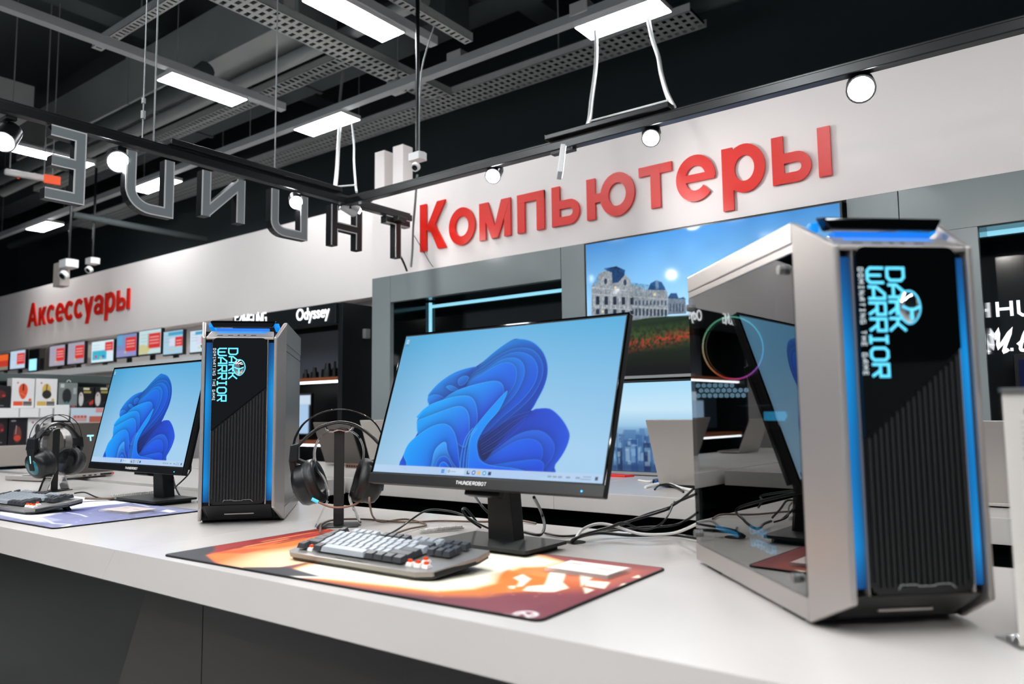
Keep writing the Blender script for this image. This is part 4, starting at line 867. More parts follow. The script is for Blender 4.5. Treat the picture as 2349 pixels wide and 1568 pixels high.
def art_fire(cv, f):
    g = lambda p: [f(*a) for a in p]
    cz = lambda p: [f(1000+a/3.614, 1050+b/3.614) for a, b in p]
    nz = cv.noise(6, 0.5, 3)
    u = cv.X/cv.w; v = cv.Y/cv.h
    cv.I = mixc('#6d3f4a', '#8e4444', np.clip(0.2+v*0.9+nz*0.1, 0, 1))
    cv.poly(g([(365, 1272), (520, 1240), (490, 1262), (478, 1272), (505, 1298), (560, 1300), (650, 1303), (640, 1318), (690, 1330), (640, 1350), (520, 1318)]), '#3d3c40', 3)
    cv.poly(g([(640, 1318), (700, 1330), (900, 1358), (1000, 1368), (900, 1400), (640, 1350)]), '#4a3238', 8, 0.7)
    cv.poly(g([(490, 1252), (620, 1226), (745, 1210), (800, 1216), (720, 1240), (640, 1262), (500, 1268)]), '#8d2b2a', 3)
    for i in range(26):
        a = rng.random(); b = rng.random(); x0, y0 = 520+220*a, 1262-40*a-14*b+8
        cv.line(g([(x0, y0), (x0+60+50*b, y0-12-8*b)]), 0.004+0.006*rng.random(), ('#c4432f', '#e2683a', '#5e2226', '#f0a060')[i % 4], 0.55, 2)
    cv.poly(g([(474, 1272), (540, 1258), (640, 1246), (740, 1226), (900, 1205), (1060, 1205), (1000, 1300), (700, 1290), (640, 1300), (545, 1302), (505, 1297)]), lambda X, Y, sd: mixc('#ee6f34', '#ffeec2', np.clip((X-f(520, 1280)[0])/0.20+sd*4-0.1, 0, 1)), 3)
    cv.poly(g([(480, 1268), (560, 1258), (620, 1256), (560, 1268)]), '#d8492c', 4, 0.8)
    # the big cream glow with ragged lower border
    cv.poly(g([(560, 1318), (700, 1333), (850, 1355), (1000, 1372), (1110, 1374), (1180, 1364), (1330, 1362), (1400, 1335), (1420, 1300), (1290, 1292), (1000, 1290)]), lambda X, Y, sd: mixc('#7a434b', '#e8803c', np.clip(sd*26, 0, 1)), 10, 0.85)
    cream = lambda X, Y, sd: mixc('#f7a251', '#fff6df', np.clip(sd*38, 0, 1))
    cv.poly(g([(650, 1310), (700, 1294), (760, 1270), (860, 1215), (1085, 1222), (1200, 1258), (1300, 1288), (1260, 1300), (1200, 1302), (1155, 1318), (1145, 1338), (1090, 1352), (1000, 1358), (900, 1346), (800, 1335), (740, 1328), (690, 1322)]), cream, 4)
    cv.poly(g([(640, 1322), (700, 1308), (760, 1316), (850, 1334), (760, 1326)]), '#fbf3e4', 3)
    cv.poly(g([(662, 1300), (560, 1300), (540, 1308), (640, 1320), (740, 1322)]), '#3f3e42', 3)
    cv.poly(cz([(1000, 900), (1150, 900), (1600, 890), (1880, 930), (1600, 1070), (1300, 1130), (1000, 1130), (480, 1120)]), lambda X, Y, sd: mixc('#8a4346', '#c9673f', np.clip(sd*14-(X-f(1300, 1340)[0])*2.0, 0, 1)), 8, 0.9)
    cv.poly(cz([(530, 990), (560, 940), (600, 922), (640, 935), (720, 930), (850, 940), (940, 950), (960, 1000), (930, 1060), (840, 1100), (620, 1110), (470, 1120)]), '#e07f3c', 3)
    for p in ([(640, 990), (720, 960), (790, 1000), (720, 1060), (670, 1068), (690, 1020)], [(945, 945), (1075, 955), (1050, 1030), (1100, 1075), (980, 1108), (900, 1108), (720, 1098), (760, 1062), (900, 1050)],
              [(1195, 965), (1300, 990), (1250, 1020), (1205, 1064)], [(1255, 1015), (1440, 1028), (1395, 1080), (1235, 1056)], [(1222, 1070), (1312, 1090), (1240, 1122)], [(1625, 990), (1680, 968), (1692, 990)], [(1545, 1040), (1602, 1036), (1500, 1088)], [(600, 1060), (660, 1056), (650, 1082), (610, 1080)]):
        cv.poly(cz(p), '#ffeed0', 1.5)
    for i in range(14):
        x0, y0 = 1000+300*rng.random(), 1352+16*rng.random(); cv.disc(*f(x0, y0), 0.003*rng.random()+0.001, 0.003*rng.random()+0.001, '#d98a6a', 0.7)
    cx, cy = f(1205, 1408); e = lambda rx, a0, a1: [(cx+q[0], cy+q[1]) for q in arc(0, 0, rx, rx*1.05, a0, a1, 24)]
    cv.line(e(0.0155, 15, 200), 0.0036, '#f1eaea'); cv.line(e(0.0155, 225, 385), 0.0036, '#f1eaea')
    cv.line([(cx-0.008, cy-0.008), (cx-0.008, cy+0.007), (cx+0.008, cy-0.007), (cx+0.008, cy+0.010)], 0.0034, '#f1eaea')
    for i in range(6): cv.line([(cx-0.028+i*0.0048, cy-0.0125), (cx-0.0258+i*0.0048, cy-0.0125), (cx-0.0258+i*0.0048, cy-0.0165)], 0.0018, '#d9c9cc', 0.8)
def art_violet(cv, f):
    g = lambda p: [f(*a) for a in p]; q = lambda p: [f(a/3.92, 840+b/3.92) for a, b in p]
    nz = cv.noise(8, 0.35, 5); v = cv.Y/cv.h
    cv.I = mixc('#6d6e86', '#8b8db4', np.clip(0.45+nz, 0, 1))
    cv.poly(q([(0, 1290), (200, 1330), (330, 1345), (640, 1240), (560, 1140), (700, 1130), (1000, 1150), (1150, 1210), (1000, 1230), (760, 1270), (420, 1350), (560, 1380), (420, 1400), (240, 1380), (0, 1330)]), '#f2f0f4', 5)
    cv.poly(q([(0, 1080), (640, 1100), (1240, 1180), (1250, 1215), (900, 1250), (640, 1290), (330, 1340), (0, 1310)]), '#efeef3', 6)
    cv.poly(q([(330, 1360), (640, 1290), (900, 1260), (1100, 1230), (1300, 1250), (1500, 1280), (1250, 1320), (820, 1400), (560, 1440), (380, 1400)]), '#7f80a2', 8, 0.8)
    cv.poly(q([(560, 1300), (760, 1262), (900, 1260), (740, 1310), (600, 1330)]), '#4f5090', 6, 0.6)
    for p in ([(600, 1310), (720, 1330), (780, 1350)], [(370, 1360), (480, 1410), (640, 1420)], [(1000, 1240), (1200, 1230), (1340, 1260)], [(1100, 1270), (1300, 1275)]): cv.line(q(p), 0.006, '#f0eef6', 0.8, 2)
    cv.poly(q([(1450, 1300), (1500, 1285), (1580, 1300), (1530, 1312)]), '#f4f3f6', 3); cv.poly(q([(540, 1435), (640, 1422), (600, 1445)]), '#e8e6ee', 2, 0.8)
    for i in range(16): x0, y0 = 120+260*rng.random(), 1160+40*rng.random(); cv.disc(*f(x0, y0), 0.004, 0.003, '#dcdaf0', 0.6)
PADM = (-1.4969, 0.8176)
pad(PADM, 0.0301, 'mouse pad printed in fire colours under the middle keyboard', art_fire)
e0, e1 = onz(122, 1214), onz(458, 1178); er = math.atan2(e1[1]-e0[1], e1[0]-e0[0])-PI/2; er = 0.02
oL = (e0[0]-0.9*math.cos(er), min(e0[1], 0.9)-0.0-0.9*math.sin(er))
pad(oL, er, 'mouse pad printed in violet and white under the left keyboard', art_violet)
# ================================================================== KEYBOARDS
U = 0.0187
def keycap_mesh(w, dark):
    nm = 'keycap_mesh_%s_%d' % ('dark' if dark else 'light', round(w*100)); me = bpy.data.meshes.get(nm)
    if me: return me
    k = MB(); a = w*U/2-0.0006; b = U/2-0.0006
    k.add([(-a, -b, 0.0042), (a, -b, 0.0042), (a, b, 0.0042), (-a, b, 0.0042), (-a+0.0026, -b+0.0032, 0.0128), (a-0.0026, -b+0.0032, 0.0128), (a-0.0026, b-0.0014, 0.0142), (-a+0.0026, b-0.0014, 0.0142)],
          [(3, 2, 1, 0), (4, 5, 6, 7), (0, 1, 5, 4), (1, 2, 6, 5), (2, 3, 7, 6), (3, 0, 4, 7)])
    me = bpy.data.meshes.new(nm); me.from_pydata(k.v, [], k.f); me.materials.append(M['key_dark' if dark else 'key_light']); return me
def keyboard(loc, rz, label):
    t = thing('keyboard', label, 'keyboard', loc, rz)
    tl = math.radians(7.5); T = Matrix.Translation((0, 0, 0.011)) @ Matrix.Rotation(tl, 4, 'X')
    k = MB(T)
    out = [(-0.168, 0.0), (0.158, 0.0), (0.185, 0.012), (0.208, 0.105), (0.203, 0.142), (-0.203, 0.142), (-0.208, 0.105), (-0.185, 0.010)]
    k.prism(out, 'z', -0.004, 0.004)
    kb = k.build('top_plate', 'kb_body', t, 0.0025)
    k = MB(T); k.prism([(p[0]*0.985, 0.004+p[1]*0.965) for p in out], 'z', -0.0095, -0.003); k.build('underside', 'kb_dark', t, 0.001)
    for s in (-1, 1):
        k = MB(T); k.hull8([(s*0.187, 0.016, 0.002), (s*0.205, 0.100, 0.002), (s*0.209, 0.098, -0.008), (s*0.189, 0.016, -0.006)], [(s*0.183, 0.016, 0.002), (s*0.199, 0.100, 0.002), (s*0.203, 0.098, -0.008), (s*0.185, 0.016, -0.006)]); k.build('side_rail', 'kb_dark', t, 0.001)
        k = MB(); yb = 0.118; k.hull8([(s*0.15-0.012, yb, 0.0), (s*0.15+0.012, yb, 0.0), (s*0.15+0.012, yb+0.012, 0.0), (s*0.15-0.012, yb+0.012, 0.0)][::-1], [(s*0.15-0.012, yb-0.012, 0.0165), (s*0.15+0.012, yb-0.012, 0.0165), (s*0.15+0.012, yb, 0.0185), (s*0.15-0.012, yb, 0.0185)][::-1]); k.build('flip_foot', 'kb_dark', t)
    k = MB(T); lettering(k, 'THUNDEROBOT', 0.0042, (-0.05, 0.0065, 0.0041), (1, 0, 0), (0, 1, 0), (0, 0, 1), 0.0002, 1.0, 2.0, total=0.085); k.build('lettering', 'print_black', kb, label='faint dark lettering')
    def key(x, y, w, dark):
        o = bpy.data.objects.new('keycap', keycap_mesh(w, dark)); COL.objects.link(o); o.parent = t
        o.matrix_local = T @ Matrix.Translation((-9.125*U+(x+w/2)*U, 0.0165+(y+0.5)*U, 0.004))
    sw = None
    def switch(x, y):
        T2 = T @ Matrix.Translation((-9.125*U+(x+0.5)*U, 0.0165+(y+0.5)*U, 0.004))
        k = MB(); k.hull8([(-0.0072, -0.0072, 0), (0.0072, -0.0072, 0), (0.0072, 0.0072, 0), (-0.0072, 0.0072, 0)][::-1], [(-0.0052, -0.005, 0.0062), (0.0052, -0.005, 0.0062), (0.0052, 0.005, 0.0062), (-0.0052, 0.005, 0.0062)][::-1])
        s_ = k.build('key_switch', 'switch_white', t, 0.0008, label='white switch without its cap'); s_.matrix_local = T2
        k = MB(); k.box(-0.0035, 0.0035, -0.003, 0.003, 0.006, 0.0075); k.box(-0.002, 0.002, -0.0007, 0.0007, 0.0075, 0.011); k.box(-0.0007, 0.0007, -0.002, 0.002, 0.0075, 0.011)
        k.box(-0.0035, -0.0026, -0.0025, 0.0025, 0.0075, 0.0105); k.box(0.0026, 0.0035, -0.0025, 0.0025, 0.0075, 0.0105); k.build('stem', 'switch_orange', s_, label='orange stem')
    # rows: front to back
    for x, w, d in ((0, 1.25, 1), (2.5, 1.25, 1), (3.75, 6.25, 0), (10, 1.25, 1), (11.25, 1.25, 1), (12.5, 1.25, 1), (13.75, 1.25, 1)): key(x, 0, w, d)
    switch(1.37, 0)
    for x in (15.25, 16.25, 17.25): switch(x, 0)
    switch(16.25, 1)
    key(0, 1, 2.25, 1); [key(2.25+i, 1, 1, 0) for i in range(10)]; key(12.25, 1, 2.75, 1)
    key(0, 2, 1.75, 1); [key(1.75+i, 2, 1, 0) for i in range(11)]; key(12.75, 2, 2.25, 1)
    key(0, 3, 1.5, 1); [key(1.5+i, 3, 1, 0) for i in range(12)]; key(13.5, 3, 1.5, 0)
    key(0, 4, 1, 1); [key(1+i, 4, 1, 0) for i in range(12)]; key(13, 4, 2, 1)
    key(0, 5.3, 1, 1)
    for i in range(12): key(2+i+(i//4)*0.5-0.0, 5.3, 1, 1 if 4 <= i < 8 else 0)
    for j in (3, 4, 5.3):
        for i in range(3): key(15.25+i, j, 1, 1)
    return t
keyboard((-1.057, 0.920, ZD+0.0036), 0.0, 'grey mechanical keyboard on the fire coloured pad below the middle monitor')
keyboard((-2.60, 0.910, ZD+0.0036), 0.07, 'grey mechanical keyboard cut by the left edge of the photo on the violet pad')
# ================================================================== ACRYLIC PRICE HOLDERS
def card_holder(o, w, d, rz, label):
    t = thing('price_holder', label, 'price holder', (o[0], o[1], ZD+0.0036), rz)
    k = MB(); k.box(-w/2, w/2, -d/2, d/2, 0.0, 0.0065); k.build('acrylic_block', 'acrylic_block', t, 0.001)
    cv = Cv(w-0.006, d-0.006, 60, 40, '#e6d3ca')
    for i in range(3): cv.line([(0.008, d*0.25+i*d*0.2), (w*0.35+0.02*i, d*0.25+i*d*0.2)], 0.0022, '#b9aeb0', 0.7)
    cv.rect(w*0.12, d*0.62, w*0.3, d*0.72, '#8d8a90', 0.7)
    for i in range(4): cv.line([(w*0.62+i*0.008, d*0.5), (w*0.62+i*0.008+0.005, d*0.5)], 0.005, '#6f6b70', 0.8)
    cv.build('price_card', 'card_print', t, (-w/2+0.003, -d/2+0.003, 0.0068), (1, 0, 0), (0, 1, 0))
    return t
cA = (onz(1255, 1308, .905)+onz(1443, 1308, .905))/2
card_holder(cA, 0.125, 0.082, 0.0, 'clear acrylic price holder on the fire coloured mouse pad')
cB = (onz(238, 1172, .905)+onz(350, 1170, .905))/2
card_holder(cB, 0.15, 0.09, 0.1, 'clear acrylic price holder on the violet mouse pad')
# ================================================================== HEADSETS ON STANDS
def headset_stand(loc, rz, label):
    t = thing('headphone_stand', label, 'headphone stand', loc, rz)
    k = MB(); k.box(-0.050, 0.050, -0.038, 0.038, 0, 0.0035); k.build('base_plate', 'black_plastic', t, 0.001)
    k = MB(); k.box(-0.0125, 0.0125, -0.005, 0.005, 0.003, 0.236); k.build('post', 'black_matte', t, 0.001)
    k = MB(); k.tube([(-0.034, 0, 0.246), (-0.028, 0, 0.2375), (-0.014, 0, 0.2355), (0, 0, 0.2385), (0.014, 0, 0.2355), (0.028, 0, 0.2375), (0.034, 0, 0.246)], 0.0042, 10, 0, 5, flat=(2.6, 0.9), upv=(0, 0, 1)); k.build('cradle', 'chrome', t, label='chrome cradle')
    # clear acrylic band, a wide ribbon bent into a drop and splayed feet
    pts = [(-0.055, 0.002), (-0.040, 0.035), (-0.026, 0.070), (-0.034, 0.110), (-0.056, 0.150), (-0.060, 0.190), (-0.042, 0.226), (0.0, 0.2425), (0.042, 0.226), (0.060, 0.190), (0.056, 0.150), (0.034, 0.110), (0.026, 0.070), (0.040, 0.035), (0.055, 0.002)]
    P = spline([(p[0], 0, p[1]) for p in pts], 6); k = MB(); n_ = len(P); v = []
    for i, p in enumerate(P):
        tt = P[min(i+1, n_-1)]-P[max(i-1, 0)]; tt = tt/np.linalg.norm(tt); nn = np.array([-tt[2], 0, tt[0]])*0.0018
        v += [p+nn+[0, -0.019, 0], p+nn+[0, 0.019, 0], p-nn+[0, 0.019, 0], p-nn+[0, -0.019, 0]]
    k.add(v, [(4*i+j, 4*i+(j+1) % 4, 4*i+4+(j+1) % 4, 4*i+4+j) for i in range(n_-1) for j in range(4)]+[(0, 1, 2, 3), (4*n_-1, 4*n_-2, 4*n_-3, 4*n_-4)], 0)
    k.build('acrylic_band', 'acrylic', t)
    return t
def headset(loc, rz, label, mic=True):
    t = thing('headset', label, 'headset', loc, rz)
    k = MB(); k.tube([(-0.104, 0, 0.196), (-0.075, 0, 0.226), (-0.043, 0, 0.247), (0.0, 0, 0.256), (0.043, 0, 0.247), (0.075, 0, 0.226), (0.104, 0, 0.196)], 0.0042, 10, 0, 6, flat=(4.2, 1.0), upv=(0, 0, 1)); hb = k.build('headband', 'leather', t)
    k = MB(); k.tube([(-0.070, 0, 0.234), (-0.043, 0, 0.2515), (0.0, 0, 0.2606), (0.043, 0, 0.2515), (0.085, 0, 0.2215)], 0.0012, 8, 0, 6, flat=(12.0, 0.6), upv=(0, 0, 1)); k.build('top_pad', 'case_silver', hb, label='grey band top')
    for yy in (-0.013, 0.013):
        k = MB(); k.tube([(-0.112, yy, 0.198), (-0.106, yy, 0.225), (-0.085, yy, 0.258), (-0.045, yy, 0.282), (0.0, yy, 0.290), (0.045, yy, 0.282), (0.085, yy, 0.258), (0.106, yy, 0.225), (0.112, yy, 0.198)], 0.0016, 8, 0, 6); k.build('band_wire', 'black_gloss', t)
    for s in (-1, 1):
        ax = np.array([s*0.93, 0.16, -0.32 if s < 0 else -0.26]); ax /= np.linalg.norm(ax); c = np.array([s*0.070, -0.004, 0.108])
        k = MB(); k.revolve([(0.020, 0.036), (0.036, 0.035), (0.047, 0.029), (0.052, 0.018), (0.052, 0.006), (0.054, 0.0), (0.054, -0.004)], c, ax, 32); cup = k.build('ear_cup', 'black_plastic', t)
        k = MB(); k.revolve([(0.054, -0.004), (0.0565, -0.011), (0.055, -0.023), (0.048, -0.029), (0.038, -0.027), (0.031, -0.014), (0.02, -0.010)], c, ax, 32); k.build('ear_pad', 'leather', cup)
        k = MB(); k.revolve([(0.030, 0.0352), (0.029, 0.0372), (0.012, 0.0382)], c, ax, 24); k.build('cap_disc', 'led_teal', cup, label='teal glossy disc')
        b = c+ax*0.036; k = MB(); 
        k.hull8([(s*0.098, -0.016, 0.208), (s*0.098, 0.016, 0.208), (s*0.118, 0.016, 0.203), (s*0.118, -0.016, 0.203)], [(s*0.098, -0.020, 0.162), (s*0.098, 0.020, 0.162), (s*0.121, 0.020, 0.160), (s*0.121, -0.020, 0.160)])
        k.hull8([(s*0.106, -0.017, 0.168), (s*0.106, 0.017, 0.168), (s*0.121, 0.017, 0.165), (s*0.121, -0.017, 0.165)], [(s*0.096, -0.009, 0.085), (s*0.096, 0.009, 0.085), (s*0.110, 0.009, 0.083), (s*0.110, -0.009, 0.083)])
        k.hull8([(s*0.080, -0.008, 0.162), (s*0.080, 0.008, 0.162), (s*0.104, 0.010, 0.172), (s*0.104, -0.010, 0.172)], [(s*0.076, -0.008, 0.150), (s*0.076, 0.008, 0.150), (s*0.104, 0.010, 0.158), (s*0.104, -0.010, 0.158)])
        ya = k.build('yoke', 'black_plastic', cup, 0.003)
        k = MB(); k.box(-0.0012, 0.0012, -0.0015, 0.0015, -0.014, 0.014); l_ = k.build('light_line', 'led_cyan', ya); l_.location = (s*0.1155, 0, 0.125); l_.rotation_euler = (0, s*0.17, 0)
    if mic:
        k = MB(); k.tube([(0.060, -0.030, 0.072), (0.045, -0.045, 0.058), (0.015, -0.055, 0.052), (-0.015, -0.058, 0.054), (-0.045, -0.056, 0.066)], 0.0026, 8, 0, 6); m_ = k.build('microphone', 'copper', t)
        k = MB(); k.tube([(-0.045, -0.056, 0.066), (-0.060, -0.054, 0.074)], 0.0042, 10); k.build('tip', 'cyan_dim', m_, label='pale blue tip')
    return t
HS = (-1.520, 1.285, ZD)
headset_stand(HS, 0.80, 'clear and black headphone stand behind the middle keyboard')
headset(HS, 0.80, 'black gaming headset on the stand between tower and middle monitor')
HS2 = (onz(124, 1126)[0]+0.0, onz(124, 1126)[1], ZD)
headset_stand(HS2, 2.0, 'headphone stand at left behind the left keyboard')
headset(HS2, 2.0, 'black headset with teal ear disc hanging at left behind the keyboard', mic=False)
# ================================================================== CABLES
def cable(pts, r, m, label, px=None, name='cable'):
    P = []
    for p in pts:
        if len(p) == 4: q = ony(p[0], p[1], p[2])          # (px, py, y, 'y')
        else: q = onz(p[0], p[1], ZD+p[2])
        P.append(q)
    for q in P: q[2] = max(q[2], ZD+r*1.02)
    o = np.array(P[0]); k = MB(); k.tube([q-o for q in P], r, 8, 0, 7)
    ob = k.build(name, m); ob.location = tuple(o); return tag(ob, label, 'cable', 'cables lying on the display table')
cable([(847, 1140, 1.25, 'y'), (849, 1160, 1.25, 'y'), (856, 1185, .02), (875, 1196, .004), (930, 1190, .004), (970, 1199, .004), (975, 1205, .004), (940, 1212, .006), (905, 1224, .006)], 0.0024, 'cable_brown', 'brown braided cable dropping from the headset to the table')
cable([(735, 1222, .012), (738, 1203, .012), (765, 1192, .008), (830, 1190, .004), (930, 1197, .004), (1010, 1194, .004), (1110, 1196, .006), (1180, 1192, .006), (1230, 1200, .004)], 0.0026, 'cable_brown', 'brown braided keyboard cable looping behind the keyboard')
cable([(890, 1226, .006), (915, 1212, .006), (945, 1190, .02), (980, 1170, .04), (1020, 1170, .04), (1060, 1180, .035), (1105, 1204, .02), (1130, 1215, .006)], 0.0024, 'cable_black', 'black cable arching behind the middle keyboard')
cable([(1104, 1210, .01), (1075, 1190, .03), (1061, 1170, .05), (1068, 1166, .05), (1085, 1185, .03), (1100, 1206, .006)], 0.0028, 'cable_black', 'black cable loop left of the monitor neck')
cable([(1225, 1140, 1.24, 'y'), (1242, 1175, .05), (1249, 1205, .025), (1243, 1223, .012), (1230, 1226, .010), (1190, 1217, .012), (1150, 1212, .012)], 0.0034, 'cable_black', 'thick black cable hanging down from the right half of the monitor')
cable([(1088, 1135, 1.25, 'y'), (1098, 1150, .06), (1110, 1165, .045), (1125, 1180, .03)], 0.0028, 'cable_black', 'short black cable behind the monitor neck')
cable([(1250, 1222, .004), (1290, 1229, .004), (1340, 1224, .004), (1420, 1205, .02), (1480, 1180, .05), (1545, 1158, .07), (1592, 1120, 1.47, 'y')], 0.0026, 'cable_black', 'black cable rising from the monitor to the right tower')
cable([(1308, 1245, .002), (1325, 1232, .012), (1375, 1222, .012), (1450, 1227, .006), (1540, 1226, .006), (1600, 1234, .008)], 0.0036, 'cable_black', 'thick black cable from the table hole to the right tower')
cable([(1312, 1243, .002), (1340, 1225, .02), (1400, 1208, .03), (1460, 1190, .045), (1530, 1168, .06), (1545, 1155, .07), (1597, 1132, 1.46, 'y')], 0.0028, 'cable_black', 'black cable arching up from the table hole to the tower')
cable([(1316, 1243, .002), (1335, 1215, .02), (1370, 1201, .035), (1410, 1206, .03), (1470, 1224, .02), (1545, 1222, .02), (1605, 1198, 1.45, 'y')], 0.0030, 'cable_white', 'white cable waving from the table hole to the tower')
cable([(1400, 1207, .03), (1430, 1198, .04), (1455, 1208, .03), (1480, 1214, .025), (1510, 1205, .03), (1530, 1185, .05), (1547, 1150, .075)], 0.0022, 'cable_black', 'thin black cable curling between the other tower cables')
cable([(1380, 1220, .012), (1460, 1210, .02), (1540, 1205, .03), (1575, 1192, .04), (1600, 1175, 1.45, 'y')], 0.0026, 'cable_black', 'black cable sagging toward the tower below the others')
# left monitor cables
cable([(170, 1131, .01), (195, 1129, .012), (230, 1142, .004), (300, 1146, .004), (350, 1133, .006), (390, 1140, .004), (412, 1145, .004)], 0.0026, 'cable_black', 'black cable wandering from the left keyboard to the left monitor stand')
cable([(178, 1152, .003), (230, 1149, .003), (300, 1147, .003), (370, 1142, .003), (400, 1137, .006), (415, 1145, .003)], 0.0022, 'cable_black', 'thin black cable lying straight along the violet pad edge')
cable([(196, 1143, .006), (230, 1144, .006), (262, 1143, .006)], 0.0040, 'cable_brown', 'bundled brown braided cable behind the violet pad')
cable([(430, 1050, 1.30, 'y'), (438, 1070, 1.30, 'y'), (430, 1090, 1.30, 'y'), (395, 1125, .02), (400, 1137, .006), (418, 1145, .003)], 0.0026, 'cable_black', 'black cable hanging from the right side of the left monitor')
cable([(397, 1095, 1.30, 'y'), (402, 1115, .04), (412, 1135, .015), (420, 1146, .003)], 0.0030, 'cable_black', 'straight black cable dropping behind the left monitor')
def coil(a, b, r, n, label):
    A, B = np.array(a), np.array(b); d = B-A; L = np.linalg.norm(d); d /= L; s = np.cross(d, (0, 0, 1)); s /= np.linalg.norm(s); u = np.cross(s, d)
    k = MB(); k.tube([d*L*i/(n*10)+s*r*math.cos(2*PI*i/10)+u*(r*math.sin(2*PI*i/10)+r) for i in range(n*10+1)], 0.0017, 6)
    ob = k.build('coiled_cable', 'cable_white'); ob.location = (A[0], A[1], ZD+0.0025); tag(ob, label, 'cable', 'cables lying on the display table')
coil(onz(962, 1224), onz(1062, 1214), 0.0036, 30, 'white coiled cable behind the middle keyboard')
coil(onz(255, 1144), onz(388, 1131), 0.0055, 34, 'white coiled cable behind the violet pad')
# grommet
hp = onz(1320, 1243); k = MB(); k.cyl((0, 0, 0.0002), (0, 0, 0.0012), 0.022, n=28); ob = k.build('cable_hole', 'hole_black'); ob.location = tuple(hp); tag(ob, 'dark cable hole in the table top between monitor and right tower', 'cable hole')
# ================================================================== SPECIFICATION SHEET STAND (right edge)
sp = ond(2292, 893, 0.90); sp[2] = ZD
t = thing('sheet_stand', 'cream specification sheet in a clear holder at the right edge of the photo', 'sign stand', sp, math.radians(37-4))
k = MB(); k.box(0, 0.215, 0.0, 0.0015, 0.0, 0.296); k.box(0, 0.215, -0.004, -0.0025, 0.0, 0.296); k.box(0, 0.215, -0.004, 0.05, 0, 0.003); k.build('clear_holder', 'clear_sheet', t)
cv = Cv(0.211, 0.288, 140, 190, '#eee4dc')
for i, zz in enumerate((0.266, 0.195, 0.123, 0.052)):
    cv.disc(0.026, zz, 0.0028, 0.0036, '#5d544e', 0.9)
    for j in range(6): cv.line([(0.02, zz-0.012-0.0062*j), (0.16-0.02*(j % 3), zz-0.012-0.0062*j)], 0.0022, '#a3978e', 0.55)
    cv.line([(0.02, zz-0.054), (0.07, zz-0.054)], 0.0028, '#9a8e86', 0.6)
cv.build('printed_sheet', 'card_print', t, (0.002, -0.001, 0.004), (1, 0, 0), (0, 0, 1))
k = MB(); k.box(0.0, 0.215, -0.005, 0.0025, 0.2925, 0.2985); k.build('top_edge', 'case_side', t, label='grey top edge')
# ================================================================== STACKED SCREENS ON THE WALL
def tv(x0, x1, z0, z1, label, paint, nx=260):
    t = thing('television', label, 'television', ((x0+x1)/2, YB+0.03, z0))
    w, h = x1-x0, z1-z0
    k = MB(); k.box(-w/2, w/2, -0.05, 0.02, 0, h); k.build('housing', 'black_plastic', t, 0.002)
    k = MB(); k.box(-w/2, w/2, -0.0525, -0.049, 0, 0.012); k.build('bottom_trim', 'wire_grey', t)
    b = 0.008; cv = Cv(w-2*b, h-b-0.014, nx, int(nx*(h-b-0.014)/(w-2*b)))
    o = np.array([(x0+x1)/2-w/2+b, YB+0.03-0.0508, z0+0.014])
    def f(px, py):
        p = ony(px, py, o[1])-o; return (float(p[0]), float(p[2]))
    paint(cv, f); cv.build('screen', 'tv_screen', t, (-w/2+b, -0.0508, 0.014), (1, 0, 0), (0, 0, 1))
    return t
